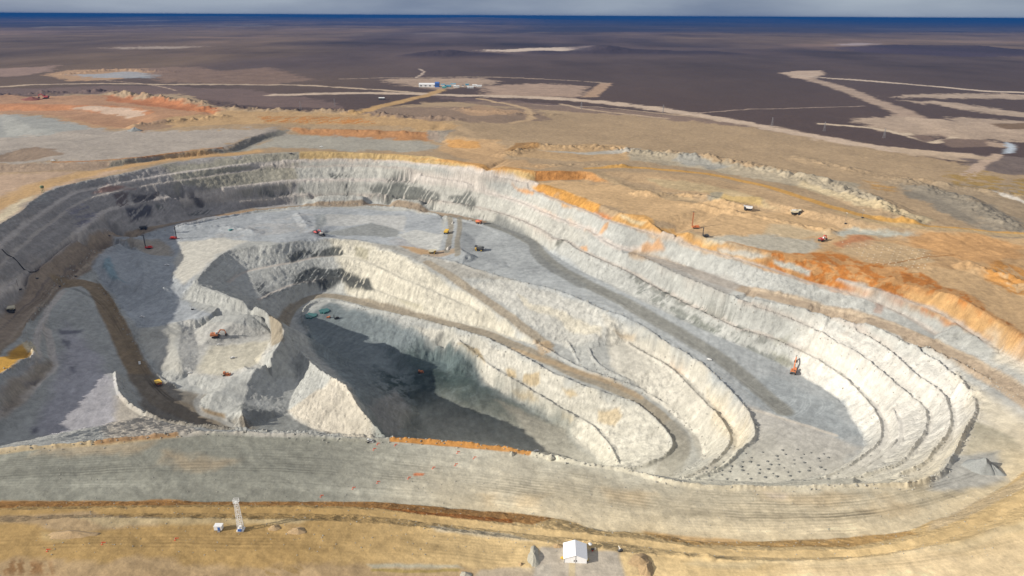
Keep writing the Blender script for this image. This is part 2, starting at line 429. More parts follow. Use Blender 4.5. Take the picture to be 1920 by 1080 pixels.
# ------------------------------------------------------------------ rock, soil and road colours (material colours, some with light and shade put in, painted on the survey map)
RGB = np.empty((NY, NT, 3), np.float32)
_w1 = fbm(x/26, y/26, 201, 4, .6); _w2 = fbm(x/26, y/26, 207, 4, .6)
_f1 = fbm(x/5, y/5, 211, 3); _st = fbm((S+_w1*8)/3.2, q/22, 213, 3, .6)
_lo = fbm(x/110, y/110, 215, 4, .55); _mid = fbm(x/34, y/34, 217, 4, .6)
def w3(P): return [hitz(u, v)[:2] for u, v in P]
def px(s): return [tuple(float(k) for k in t.split(',')[:2]) for t in s.split()]
def blend(sl, m, col, var):
    c = np.array(col, np.float32)
    k = (1+var*(_mid[sl]*.9+_f1[sl]*.35+_st[sl]*.45*steep[sl]))[..., None].astype(np.float32)
    RGB[sl] = RGB[sl]*(1-m[..., None]) + c*k*m[..., None]
def bbox(W, pad):
    xs = [p[0] for p in W]; ys = [p[1] for p in W]
    y0, y1 = max(min(ys)-pad, 71), max(ys)+pad
    j0 = np.searchsorted(Y1, y0); j1 = np.searchsorted(Y1, y1, 'right')
    tt = [(xx+sg*pad)/yy for xx in xs for yy in (y0, y1) for sg in (-1, 1)]
    i0 = np.searchsorted(T, min(tt)); i1 = np.searchsorted(T, max(tt), 'right')
    return (slice(j0, j1), slice(i0, i1))
def segd(X, Yv, W, closed):
    d = np.full(X.shape, 1e9, np.float64); 
    n = len(W)
    for k in range(n if closed else n-1):
        a, b = W[k], W[(k+1) % n]
        dx, dy = b[0]-a[0], b[1]-a[1]
        t = np.clip(((X-a[0])*dx+(Yv-a[1])*dy)/(dx*dx+dy*dy+1e-9), 0, 1)
        d = np.minimum(d, np.hypot(a[0]+dx*t-X, a[1]+dy*t-Yv))
    return d
def ss(v_): 
    v_ = np.clip(v_, 0, 1); return (v_*v_*(3-2*v_)).astype(np.float32)
def poly(s, col, fe=6, warp=8, st=1.0, var=.16, speck=None, iso=False):
    W = w3(px(s)); sl = bbox(W, fe+warp)
    X = x[sl]+_w1[sl]*warp; Yv = y[sl]+_w2[sl]*warp
    if X.size == 0: return
    ins = np.zeros(X.shape, bool); n = len(W)
    for k in range(n):
        a, b = W[k], W[(k+1) % n]
        if a[1] == b[1]: continue
        c = ((a[1] > Yv) != (b[1] > Yv)) & (X < (b[0]-a[0])*(Yv-a[1])/(b[1]-a[1])+a[0])
        ins ^= c
    d = segd(X, Yv, W, True); sd_ = np.where(ins, d, -d)
    m = ss(sd_/fe*.5+.5)*st
    if speck is not None:
        thr, sx, sy, seed = speck
        nn = fbm(x[sl]/sx, y[sl]/sy, seed, 4, .6) if iso else fbm((S[sl]+_w1[sl]*6)/sx, q[sl]/sy, seed, 4, .6)
        m = m*ss((nn-thr)/.16)
    blend(sl, m, col, var)
def stroke(s, wid, col, fe=3, warp=2, st=1.0, var=.14, sm=True, W=None):
    if W is None: W = w3(px(s))
    if sm: W = [p[:2] for p in smooth([(a, b, 0) for a, b in W])]
    sl = bbox(W, wid+fe+warp)
    X = x[sl]+_w1[sl]*warp; Yv = y[sl]+_w2[sl]*warp
    if X.size == 0: return
    d = segd(X, Yv, W, False)
    blend(sl, ss((wid/2-d)/fe+.5)*st, col, var)

GREY = (.36, .365, .345); LITE = (.50, .475, .41); BLUE = (.30, .325, .34); DARK = (.085, .09, .085)
TAN = (.325, .245, .16); OCH = (.42, .245, .095); ORA = (.40, .17, .055); RUST = (.24, .085, .03); PALE = (.47, .37, .26)
DES = (.165, .115, .075); ROAD = (.235, .215, .185); BROAD = (.30, .22, .14)
allsl = (slice(0, NY), slice(0, NT))
D1 = np.array(DES, np.float32); D2 = np.array((.27, .18, .13), np.float32); D3 = np.array((.055, .042, .045), np.float32)
big = fbm(x/900, y/1500, 301, 5, .55); vast = fbm(x/5200, y/9000, 305, 5, .55)
k1 = ss((big-.05)/.5)[..., None]*.55; k2 = ss((vast-.0)/.35)[..., None]*.75
RGB[:] = D1*(1-k1)+D2*k1
RGB[:] = RGB*(1-k2)+D3*k2
k3 = ss((fbm(x/3000, y/8000, 311, 5, .6)-.32)/.12)[..., None]*ss((y-7000)/6000)[..., None]
RGB[:] = RGB*(1-k3*.6)+np.array((.30, .25, .21), np.float32)*k3*.6
RGB *= (1+.45*fbm(x/420, y/900, 333, 5, .6)*np.clip((y-2000)/1500, 0, 1)+.6*fbm(x/2600, y/1500, 335, 5, .6)*np.clip((y-2500)/2000, 0, 1))[..., None].astype(np.float32)
# clearings, tracks and workings out on the plain
poly("-200,133 60,126 105,122 95,133 40,142 -200,150", (.27, .19, .15), 20, 60)
poly("80,140 130,131 270,128 300,140 200,150 130,152", (.38, .25, .15), 15, 40)
poly("130,140 200,138 235,133 300,140 290,147 180,146", (.30, .33, .36), 14, 40, .8)
poly("260,128 360,125 420,133 500,126 590,150 500,160 300,155", (.22, .15, .11), 30, 80, .8, .3)
stroke("-100,168 150,155 300,160 480,158 640,163 800,176", 34, (.42, .33, .24), 12, 20)
poly("-100,168 0,166 200,160 450,166 620,190 640,203 480,200 330,178 200,174 0,176", (.16, .115, .10), 14, 40, .8)
stroke("150,146 260,155 330,170", 8, (.36, .27, .2), 5, 10)
poly("1560,88 1690,84 1830,90 1990,90 1990,106 1800,106 1640,100", (.06, .045, .06), 80, 160, .8)
poly("1000,34 1400,30 2000,34 2400,60 1500,62 1000,60", (.04, .04, .05), 900, 900, .7)  # far dark band: cloud shadow on the plain, put into the ground colour
poly("705,150 760,146 900,146 935,152 905,162 820,168 760,160", (.40, .30, .22), 26, 60, .85, .25)
poly("905,162 960,158 1030,157 1105,162 1090,182 1000,183 915,178", (.38, .28, .21), 22, 50, .85, .25)
poly("1090,183 1128,155 1150,156 1118,182", (.36, .25, .17), 8, 14)
stroke("640,148 760,145 900,143 1080,151 1140,156", 16, (.35, .27, .2), 8, 14)
stroke("780,146 797,134 785,129", 12, (.42, .34, .27), 6, 10)
poly("905,94 980,91 1060,88 1100,91 1020,95 940,97", (.55, .45, .36), 60, 160)
poly("200,90 280,87 380,87 330,91 240,92", (.45, .37, .30), 60, 160, .7)
poly("1060,90 1110,85 1130,90 1100,96", (.34, .27, .25), 40, 80, .5)
poly("1560,83 1610,80 1650,82 1610,86", (.42, .35, .34), 60, 120, .7)
poly("-300,196 0,180 200,174 340,176 430,203 640,205 800,192 950,190 1100,203 1290,215 1460,248 1560,262 1700,288 1800,305 1920,318 2600,345 3200,1400 -3000,1400", TAN, 14, 40, 1, .14)
poly("640,205 760,200 900,200 1000,205 1040,225 940,232 800,228 700,232 640,222", (.19, .14, .11), 12, 40, .75)
poly("800,180 960,188 1100,200 1280,216 1440,240 1380,236 1200,218 1050,208 900,196", (.15, .11, .10), 10, 30, .7)
poly("860,205 900,196 940,205 1010,212 940,216 880,216", (.33, .23, .15), 8, 24)
stroke("520,178 700,174 830,178 1000,182 1120,190 1250,206 1400,232 1560,262 1680,282 1800,290", 60, (.47, .375, .29), 22, 26)
stroke("660,215 720,197 800,180 830,168", 34, (.42, .28, .14), 14, 12)
stroke("900,185 990,202 1002,224 960,230", 22, (.42, .31, .2), 10, 14)
stroke("1050,195 1110,208 1250,222", 14, (.40, .31, .22), 8, 10)
stroke("1000,196 1130,200 1350,226", 9, (.38, .3, .22), 6, 8)
_h = ss(HILL/16)[..., None]
RGB[:] = RGB*(1-_h*.85)+np.array((.045, .035, .042), np.float32)*_h*.85
# runway like strips to the right
stroke("1485,137 1560,160 1660,196 1740,232 1800,262 1870,272", 62, (.38, .29, .22), 22, 18, .9, .25)
poly("1463,137 1490,133 1540,132 1546,140 1515,148 1490,147", (.43, .33, .25), 14, 20)
stroke("1500,142 1640,152 1840,172 1940,174", 34, (.50, .41, .32), 12, 8)
poly("1665,182 1720,178 1860,175 1960,180 1960,186 1740,184", (.42, .33, .25), 16, 46, .85, .25)
poly("1690,188 1790,192 1870,205 1960,214 1960,224 1840,212 1760,198", (.42, .33, .25), 16, 46, .85, .25)
poly("1590,222 1640,220 1690,217 1760,225 1800,220 1960,230 1960,268 1820,262 1760,255 1690,250 1630,240", (.42, .33, .25), 16, 46, .85, .25)
stroke("1540,232 1620,238 1680,248 1750,268", 22, (.50, .41, .31), 8, 12)
stroke("1700,250 1745,270 1790,258", 20, (.50, .41, .31), 8, 10)
poly("1855,232 1960,230 1960,243 1880,242", DES, 8, 16)
poly("1770,260 1850,262 1850,275 1790,277 1765,268", (.17, .125, .10), 8, 16)
poly("1700,253 1740,254 1755,262 1735,268", (.17, .125, .10), 8, 12)
poly("1800,296 1860,290 1960,300 1960,332 1850,322 1810,310", (.15, .12, .105), 10, 24)
stroke("1815,330 1850,300 1872,290", 22, (.40, .31, .24), 8, 8)
poly("1885,266 1905,272 1900,286 1880,288 1890,276", (.42, .46, .50), 6, 8)
stroke("1300,213 1420,203 1620,199", 9, (.32, .25, .2), 6, 10)
poly("1650,275 1780,285 1860,296 1800,300 1700,290", (.46, .36, .26), 10, 24, .8)
# right hand side: grey green scrub and gullies
poly("1640,330 1760,340 1920,340 2200,360 2300,560 2100,520 1900,436 1800,400 1700,362", (.27, .215, .15), 14, 40, .9, .2)
poly("1700,345 1800,365 1920,420 1920,452 1800,410 1700,370", (.19, .175, .145), 10, 30, .8)
poly("1760,322 1860,324 1990,350 1990,400 1900,372 1800,345", (.28, .19, .07), 8, 30, .8, .25, speck=(-.05, 14, 14, 61))
poly("1620,338 1680,345 1680,362 1640,355", (.33, .2, .08), 6, 16, .8, .25, speck=(-.1, 9, 9, 63))
stroke("1870,360 1910,375 1950,392", 10, (.52, .48, .42), 5, 10)
# grey and orange ground on the upper left
poly("-200,222 0,214 120,226 220,246 300,246 520,240 545,246 470,262 400,280 300,292 205,303 100,306 -200,312", (.33, .30, .265), 12, 40, .9)
poly("-200,225 0,215 100,222 180,240 100,252 -200,255", (.30, .31, .29), 14, 40, .8)
poly("-200,185 0,178 60,180 220,178 330,184 410,202 420,212 330,224 250,236 180,238 100,218 -200,210", (.36, .215, .13), 14, 40, .95, .3)
poly("190,178 300,182 400,200 415,212 330,205 210,190", (.34, .14, .065), 8, 20, .85, .35)
poly("-100,196 40,194 170,197 250,200 290,212 240,218 150,206 -100,206", (.42, .2, .1), 8, 20, .9, .3)
poly("170,198 250,203 280,215 240,221 180,208 130,204", (.52, .42, .33), 6, 20, .8, .25)
stroke("0,212 100,216 180,238 260,240", 18, (.38, .25, .15), 8, 14)
poly("245,246 262,235 300,224 400,216 395,228 330,238 270,247", (.26, .18, .12), 8, 20, .9)
poly("310,222 420,208 660,212 820,226 860,234 840,244 740,238 640,232 500,232 400,234 320,240", (.39, .27, .15), 8, 24, .9, .28)
poly("480,218 640,219 700,226 700,231 500,229", (.37, .17, .06), 5, 16, .8, .3, speck=(-.1, 8, 8, 67))
poly("540,240 680,243 820,246 825,263 700,262 560,250", (.35, .19, .095), 5, 12, .95, .35)
poly("800,244 850,245 830,268 800,262", (.24, .22, .19), 4, 10, .8)
poly("530,250 640,256 800,268 840,278 760,284 640,282 520,276 440,284", (.31, .30, .26), 10, 30, .9)
poly("420,289 460,262 520,243 545,244 530,252 490,266 455,284", (.20, .19, .16), 4, 8, .95)
poly("205,304 300,293 415,280 450,280 418,289 300,299 210,312 190,317", (.22, .20, .16), 4, 8, .95)
poly("-100,310 100,306 205,304 190,318 100,320 -100,324", (.31, .24, .18), 4, 10, .95, .25)
stroke("100,304 205,302 300,290 417,277", 5, (.33, .15, .05), 2, 2, .8)
poly("-100,300 0,290 60,276 100,279 118,290 60,300 0,304", (.24, .18, .13), 5, 14, .9)
poly("-300,345 0,326 190,320 260,312 160,334 50,380 0,410 -200,470 -500,600", (.40, .30, .22), 10, 30)
stroke("-80,420 0,385 80,345 200,318 330,297 480,284", 26, (.42, .28, .15), 12, 14)
stroke("0,385 80,345 160,325", 50, (.42, .29, .16), 16, 16, .8)
poly("-60,440 0,398 40,375 70,365 30,395 0,418 -60,466", (.52, .46, .34), 6, 10, .9)
poly("820,276 840,258 930,263 960,285 940,298 1000,308 1050,312 960,316 880,305", (.42, .29, .17), 8, 22, .95)
poly("840,262 900,266 900,278 840,276", (.45, .26, .11), 4, 10, .9, .25)
poly("945,290 955,272 1010,268 1100,270 1175,272 1180,300 1060,302 1000,296", (.38, .27, .16), 5, 12, .95, .28)
poly("1010,282 1100,285 1160,282 1200,278 1180,286 1100,290", (.36, .36, .33), 5, 8, .8)
poly("965,268 1010,267 1010,274 960,282 948,284", (.24, .14, .06), 4, 8, .8, .3)
poly("1180,278 1330,298 1440,315 1600,345 1660,380 1720,408 1620,384 1500,350 1400,332 1290,312 1180,302", (.33, .29, .22), 6, 16, .95, .3)
poly("1280,285 1330,300 1370,312 1340,318 1260,300", (.25, .25, .23), 5, 12, .8, .3)
poly("1500,335 1640,375 1750,412 1720,416 1600,380 1500,352", (.43, .36, .24), 5, 12, .8, .25)
# ochre terraces right of the pit
poly("1000,338 1100,340 1180,355 1300,370 1500,405 1680,430 1920,445 2300,520 2300,900 1960,680 1840,578 1700,545 1600,505 1440,474 1260,430 1120,384 1020,348", (.45, .32, .19), 8, 24, 1, .14)
poly("1110,322 1260,324 1400,346 1500,370 1580,405 1640,422 1560,424 1420,388 1300,366 1220,348", (.40, .29, .18), 6, 16, .95, .25)
poly("1210,335 1290,340 1400,362 1460,392 1400,380 1320,362 1240,350", (.37, .30, .19), 4, 12, .8, .3)
poly("1320,360 1420,370 1430,385 1340,376", (.42, .31, .15), 4, 12, .8, .3)
poly("1325,361 1350,360 1350,374 1328,374", (.22, .22, .19), 3, 8, .7)
poly("1001,320 1085,321 1100,324 1100,336 1080,337 1003,338", (.36, .18, .07), 3, 5, .95, .35)
poly("1085,320 1120,325 1150,345 1100,338", (.46, .25, .11), 4, 8, .9, .25)
stroke("1100,316 1180,312 1260,319 1340,328 1420,345 1500,368 1590,398 1700,418 1800,430 1920,440", 15, (.44, .265, .10), 5, 4)
stroke("1108,318 1140,336 1190,352 1240,364 1300,378", 17, (.31, .235, .15), 6, 4)
stroke("1570,398 1650,420 1800,432 1960,446", 13, (.37, .28, .17), 5, 4)
poly("1580,425 1700,432 1760,448 1700,452 1600,445 1560,432", (.35, .36, .32), 6, 16, .9)
poly("1310,452 1360,440 1440,440 1530,448 1540,462 1520,472 1480,476 1430,470 1370,456", (.37, .355, .30), 6, 16, .9)
poly("1440,420 1540,430 1560,440 1500,445 1440,440", (.44, .38, .27), 6, 14, .6)
poly("1590,440 1700,438 1850,440 1960,470 1960,560 1850,510 1740,500 1650,500 1560,478 1560,452", (.39, .26, .145), 8, 24, .85, .3)
poly("1700,440 1850,440 1930,462 1880,500 1780,482 1700,462", (.41, .24, .115), 6, 20, .7, .35)
poly("1560,455 1600,440 1640,450 1630,465 1580,464", (.36, .18, .10), 5, 14, .9, .25)
poly("1835,500 1870,490 1930,510 1960,560 1900,548 1850,520", (.42, .21, .07), 5, 14, .8, .4, speck=(-.2, 12, 5, 75))
# orange cap of the pit walls
poly("1022,345 1073,362 1110,378 1125,383 1118,398 1060,385 1020,366 990,352", (.45, .25, .09), 3, 5, 1, .28)
poly("985,350 1000,352 1025,358 1010,366 980,352", (.43, .22, .08), 3, 5, .9, .2)
poly("1112,398 1135,402 1150,412 1130,410", (.42, .18, .08), 3, 4, .9, .2)
poly("1145,412 1160,402 1205,403 1222,410 1226,424 1262,430 1300,442 1330,450 1390,472 1420,482 1438,490 1440,504 1400,494 1347,480 1300,464 1240,446 1190,430 1142,416", (.44, .27, .12), 3, 6, 1, .28)
poly("1158,406 1170,404 1210,418 1200,425 1180,418", (.50, .42, .28), 3, 5, .9)
poly("1245,424 1300,438 1345,452 1330,456 1260,436", (.47, .38, .24), 3, 6, .8)
poly("1362,452 1430,468 1500,474 1560,470 1660,486 1740,520 1800,545 1830,560 1850,580 1930,630 1930,680 1870,650 1815,622 1760,598 1700,575 1655,549 1625,558 1580,552 1540,540 1497,525 1440,508 1400,492 1470,482 1430,474", (.40, .235, .115), 3, 8, 1, .33)
poly("1440,476 1560,472 1700,500 1830,562 1930,632 1930,680 1815,622 1700,575 1580,552 1440,508", (.36, .15, .05), 3, 8, .9, .35, speck=(-.05, 10, 8, 521))
poly("1690,545 1760,552 1830,580 1905,625 1940,660 1900,670 1820,622 1760,592", (.44, .29, .15), 3, 8, .9, .3)
poly("1450,488 1480,492 1520,508 1518,516 1480,505 1452,495", (.38, .38, .34), 2, 4, .95)
poly("1575,522 1620,530 1640,545 1600,536", (.40, .36, .30), 2, 4, .8)
poly("1345,463 1420,476 1440,480 1410,488 1370,478 1345,470", (.36, .36, .33), 2, 4, .9)
poly("1600,455 1640,452 1740,470 1740,490 1680,500 1620,490 1570,470", (.40, .31, .20), 5, 12, .7)
stroke("1640,500 1700,488 1790,478", 3.0, (.26, .13, .05), 2, 2, .7)
stroke("1790,552 1835,577 1880,605 1930,635", 2.2, (.30, .19, .1), 1, 1, .8)
# ---------------------------------------------------------------- the pit rock
PIT = "-420,1010 -520,860 -560,740 -520,660 -380,600 -200,560 -60,468 0,420 25,405 43,397 55,380 82,362 110,350 155,340 207,329 250,322 300,310 375,297 480,289 560,286 640,287 720,291 800,297 840,304 900,316 960,330 985,340 1000,352 1020,366 1060,385 1110,400 1142,416 1190,430 1240,446 1300,464 1347,480 1400,494 1440,508 1497,525 1547,540 1610,557 1650,549 1700,572 1760,598 1815,625 1870,655 1930,695 2100,800 2200,1000 2000,850 1920,886 1865,923 1790,963 1740,978 1702,996 1665,1001 1565,1011 1440,1015 1360,1017 1300,1014 1250,1005 1190,999 1120,995 1085,982 1035,971 960,962 830,951 730,942 660,941 440,941 200,940 0,940 -200,955"
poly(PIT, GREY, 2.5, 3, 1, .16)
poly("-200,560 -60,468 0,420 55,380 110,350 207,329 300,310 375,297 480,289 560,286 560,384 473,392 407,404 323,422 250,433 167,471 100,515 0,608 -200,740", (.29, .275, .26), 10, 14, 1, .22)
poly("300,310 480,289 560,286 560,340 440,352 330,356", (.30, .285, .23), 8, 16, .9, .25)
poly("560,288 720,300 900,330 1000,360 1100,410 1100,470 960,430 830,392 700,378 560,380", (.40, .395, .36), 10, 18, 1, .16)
poly("560,284 640,285 720,288 800,293 840,300 900,312 962,317 1004,322 1002,338 985,338 960,330 880,315 805,308 730,301 640,299 560,300", (.46, .34, .18), 2, 5, 1, .25)
poly("700,286 840,299 1000,319 1003,330 900,318 800,299", (.44, .25, .10), 2, 5, .8, .25)
poly("200,345 225,345 250,352 200,362 175,364", (.33, .20, .16), 4, 8, .7)
poly("960,346 985,351 1010,358 1000,364 970,354", (.42, .22, .09), 2, 4, .8)
for s_ in ("1000,386 1020,391 1035,400 1018,398", "1030,399 1045,402 1052,410 1035,408", "1062,412 1080,418 1088,425 1070,421", "1096,428 1108,432 1110,437 1096,434", "1110,438 1130,425 1142,415 1140,428 1115,442", "1085,464 1100,462 1102,470 1088,472", "1165,468 1215,450 1225,455 1235,445 1245,470 1200,472"):
    poly(s_, (.43, .26, .14), 2, 3, .85, .2)
for P_, w_2 in BERMS:
    if P_[0][1] > 380 or P_[len(P_)//2][1] > 380: stroke("", w_2*(1.0 if P_[len(P_)//2][0] > -300 else 1.5), (.41, .375, .335) if P_[len(P_)//2][0] > -300 else (.50, .46, .42), 2.5, 1.5, .8, .1, False, [p_[:2] for p_ in P_])
# dark wet rock
def dark(s_, thr=-.12, seed=91, st=.85, c=(.10, .105, .095), sx=5, sy=16): poly(s_, c, 3, 6, st, .2, speck=(thr, sx, sy, seed))
dark("720,327 760,325 790,340 725,340"); dark("615,322 655,322 655,330 618,332", -.05)
dark("640,343 652,345 654,372 642,368"); dark("690,350 740,342 790,350 830,365 825,378 700,362", -.25)
dark("840,368 880,362 893,378 890,392 850,380", -.25); dark("690,366 760,368 820,380 820,390 700,372", -.1)
dark("790,380 905,400 905,408 830,394 790,385", -.15); dark("480,352 515,360 520,370 490,366", -.2)
dark("560,353 572,352 573,362 562,364", -.4); dark("530,360 550,356 550,366 520,366", -.1)
dark("212,362 240,360 245,386 225,390", -.25, 92, .85, (.11, .09, .085)); dark("245,362 300,362 298,372 255,382", -.3, 92, .9, (.085, .08, .08))
dark("240,392 275,384 285,388 282,402 245,415", -.2, 93, .9, (.07, .07, .08), 3, 20); dark("290,385 305,385 308,395 295,395", -.3)
dark("352,368 362,366 382,382 378,390 366,384", -.5, 94, .9, (.09, .085, .085)); dark("350,398 395,392 393,402 355,404", -.1, 95)
dark("120,392 160,380 175,395 140,410", 0, 96, .5, (.16, .16, .21)); dark("140,400 190,395 170,420 140,430", 0, 97, .5, (.16, .16, .22))
poly("40,500 80,520 100,500 60,478", (.33, .30, .27), 6, 10, .7)
dark("1040,462 1060,447 1060,452 1048,462 1030,460", -.6, 98, .9, (.15, .15, .13))
for a, b, c_, d_ in ((1180, 512, 1260, 550), (1250, 545, 1330, 585), (1300, 565, 1400, 610), (1380, 605, 1450, 636)):
    dark(f"{a},{b} {c_},{d_} {c_-5},{d_+9} {a-5},{b+9}", -.15, 101, .75, (.15, .155, .14))
dark("1200,535 1300,590 1400,640 1480,680 1470,690 1380,655 1290,610 1190,550", -.02, 103, .7, (.14, .15, .135), 5, 10)
dark("1290,590 1340,615 1375,650 1330,630", -.2, 104, .7, (.13, .14, .12)); dark("1445,655 1480,670 1490,690 1450,678", -.25, 105, .7, (.2, .2, .16))
poly("1490,655 1520,640 1550,660 1540,680 1515,675", (.30, .26, .20), 3, 8, .7, .2); poly("1455,625 1480,628 1475,645 1455,640", (.24, .24, .2), 3, 6, .6)
poly("1575,625 1592,622 1590,640 1578,640", (.28, .22, .18), 2, 5, .7); poly("1640,568 1655,572 1650,588 1636,586", (.30, .22, .18), 2, 5, .7)
poly("1590,598 1620,608 1630,622 1600,612", (.28, .23, .2), 3, 6, .5)
# creamy walls on the right and round the nose of the benches
poly("1500,600 1600,620 1700,660 1800,700 1860,740 1960,800 1960,700 1900,655 2000,720 2050,860 1900,870 1830,800 1800,880 1700,915 1500,915 1600,860 1620,820 1560,740 1500,690", (.56, .545, .50), 14, 16, .85, .14)
poly("1800,700 1850,735 1930,790 1960,860 1880,860 1830,760", (.50, .46, .37), 8, 10, .85)
poly("1850,628 1960,690 1960,720 1870,672", (.50, .46, .38), 5, 8, .8)
poly("960,300 500,240 500,200", GREY, 1, 1, 0)
# floor and road surfaces
poly("855,403 905,412 960,432 1022,463 1100,514 1210,568 1335,626 1478,691 1540,726 1580,753 1615,810 1622,835 1602,860 1552,887 1490,902 1340,905 1385,845 1414,812 1397,766 1322,688 1210,616 1085,563 960,528 842,491 792,481 770,470 822,468 835,418", (.32, .335, .335), 2.5, 3, 1, .13)
poly("1380,770 1420,765 1560,815 1610,840 1590,870 1500,900 1340,905 1410,850", (.38, .365, .335), 5, 8, .9, .12)
poly("1450,700 1560,760 1600,800 1610,815 1560,815 1420,765 1380,720", (.27, .29, .295), 6, 10, .8, .13)
stroke("1395,764 1440,775 1500,795 1565,815", 4.5, (.47, .44, .39), 2, 2)
stroke("1190,476 1263,496 1330,521 1400,545 1500,568 1600,590 1700,622 1800,668 1920,740 2050,812", 17, (.33, .27, .205), 4, 2)
stroke("1400,541 1500,562 1600,583 1700,614 1800,657 1920,724", 2.2, (.45, .38, .29), 1.5, 1, .7)
poly("1197,474 1263,490 1330,512 1397,533 1363,555 1297,527 1243,502", (.30, .285, .26), 4, 5, .8)
stroke("905,416 960,434 995,452 1010,470 1030,492 1080,522 1150,556 1230,600 1300,640 1370,685 1430,735 1470,770", 19, (.205, .205, .185), 6, 2, .95)
stroke("930,418 975,438 1000,455 1004,480 1030,502 1090,535", 14, (.19, .195, .185), 5, 2, .9)
for k_ in (-5, 0, 5):
    stroke(f"{1100+k_},{545-k_} {1250+k_},{625-k_} {1370+k_},{705-k_} {1450+k_},{765-k_}", 1.5, (.3, .3, .28), 1.2, 1, .35)
poly("560,444 640,448 740,462 800,478 880,500 960,528 900,522 860,520 800,500 740,470 660,452", (.31, .30, .27), 3, 4, .9)
stroke("742,452 780,466 810,478 850,470", 22, (.36, .27, .18), 8, 6, .8)
poly("742,445 800,460 825,472 790,478 750,462", (.40, .27, .15), 4, 6, .7)
stroke("-160,760 0,650 35,592 72,548 105,520 150,492 200,460 260,436 323,424 407,406 473,394", 23, (.275, .225, .17), 3.5, 2)
stroke("440,400 473,395 557,386.5 640,382 720,384.5 790,391.5 850,404 905,416", 15, (.275, .225, .17), 3.5, 2)
stroke("-160,730 0,628 72,545 140,498 217,452", 28, (.275, .225, .175), 6, 2, .95)
stroke("-100,690 0,618 70,545 140,496", 2.2, (.12, .105, .10), 2, 2, .6)
stroke("-100,740 0,655 60,585 120,527 200,470 260,440", 2.5, (.35, .30, .24), 2, 2, .6)
stroke("60,600 100,550 140,510 180,480", 2.0, (.36, .31, .24), 2, 2, .6)
stroke("345,418 407,405 473,394", 6, (.38, .24, .13), 3, 3, .6)
poly("0,703 50,670 62,655 50,640 25,655 -60,700 -60,740", (.48, .29, .09), 2, 4, 1, .2)
poly("40,640 55,640 68,650 68,664 50,660", (.55, .50, .38), 1.5, 2, .8)
stroke("55,598 66,594 110,540 145,505", 2.5, (.13, .10, .08), 2, 1, .6)
stroke("844,405 846,425 842,450 838,472", 9, (.24, .225, .19), 3, 2)
stroke("862,408 862,430 856,455 858,478", 9, (.24, .225, .19), 3, 2)
# cutting and terrace shades
poly("215,445 400,405 560,392 640,388 780,396 830,408 822,470 760,462 620,446 540,455 463,453 413,475 375,515 345,560 400,595 262,615 200,540 175,500", (.33, .35, .365), 4, 8, .85, .2)
poly("230,450 420,436 560,400 590,396 590,436 460,444 340,448", (.38, .38, .37), 8, 14, .7, .25, speck=(-.1, 18, 14, 611), iso=True)
poly("225,452 300,448 320,462 322,480 290,478 250,468", (.31, .265, .2), 6, 10, .7)
poly("340,455 420,445 462,452 415,474 380,510 350,530 325,520 325,490", (.50, .48, .42), 6, 10, .85, .12)
poly("600,401 760,404 760,436 700,418 610,424 590,428", (.43, .43, .41), 3, 6, .8, .2)
poly("600,432 700,418 750,432 745,444 620,440", (.20, .205, .19), 4, 8, .7, .2)
poly("590,402 610,400 612,420 592,430", (.22, .24, .24), 3, 4, .6)
poly("745,440 780,430 830,440 822,472 780,462", (.45, .45, .42), 3, 5, .8)
poly("192,500 205,480 212,500 222,520 240,530 215,525", (.16, .26, .30), 3, 4, .6)
poly("345,600 528,606 535,622 495,682 430,710 365,702 340,690 338,635", (.42, .415, .385), 3, 4, .9, .16)
poly("390,650 500,640 490,670 430,700 380,700", (.50, .47, .38), 5, 8, .8, .2)
poly("262,618 345,602 335,650 345,700 300,690 262,640", (.43, .42, .375), 4, 8, .7)
# inner pit walls: cream on the right hand side
poly("620,446 670,450 742,475 805,510 872,547 945,600 1010,646 960,632 830,600 697,569 655,553 640,523", (.50, .475, .40), 5, 8, .95, .17)
poly("960,530 1035,542 1135,586 1210,615 1180,645 1060,652 1035,640 960,580 880,528", (.44, .435, .40), 5, 8, .9, .13)
poly("970,552 1020,572 1130,615 1125,632 1090,632 1050,605 980,570", (.52, .49, .41), 3, 8, .9, .12)
poly("1135,586 1245,645 1322,688 1395,765 1412,815 1370,880 1320,860 1295,805 1212,737 1150,700 1140,650", (.50, .48, .42), 4, 8, .9, .16)
poly("1330,725 1400,790 1400,850 1370,820 1340,780", (.52, .44, .31), 4, 8, .5)
poly("1150,615 1190,625 1190,640 1160,630", (.45, .36, .25), 3, 6, .6); poly("1260,680 1290,690 1280,700", (.45, .33, .22), 3, 5, .6)
poly("830,611 905,633 960,659 1060,714 1135,740 1210,772 1250,812 1255,850 1180,880 1125,867 1065,810 997,765 922,725 865,662 760,612", (.50, .485, .43), 3, 6, .95, .17)
for s_ in ("950,690 970,690 970,710 955,705", "985,700 1015,702 1015,720 1000,728 980,718", "1055,725 1075,728 1085,742 1070,745", "1125,765 1160,765 1165,780 1150,800 1120,790", "1050,782 1072,790 1065,800 1048,795", "960,730 1000,740 1010,755 970,745", "860,640 900,655 915,680 885,668"):
    poly(s_, (.40, .31, .18), 2, 5, .75, .3)
poly("665,460 690,470 690,490 665,480", (.30, .28, .2), 3, 5, .6); poly("740,560 780,568 800,580 760,575", (.32, .30, .22), 3, 6, .6)
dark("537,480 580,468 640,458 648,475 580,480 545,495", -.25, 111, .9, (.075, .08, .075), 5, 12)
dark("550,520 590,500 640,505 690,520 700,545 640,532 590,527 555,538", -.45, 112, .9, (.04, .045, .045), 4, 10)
dark("480,530 500,528 500,545 515,548 545,545 530,550 490,560", -.15, 113, .8, (.06, .065, .07), 4, 9)
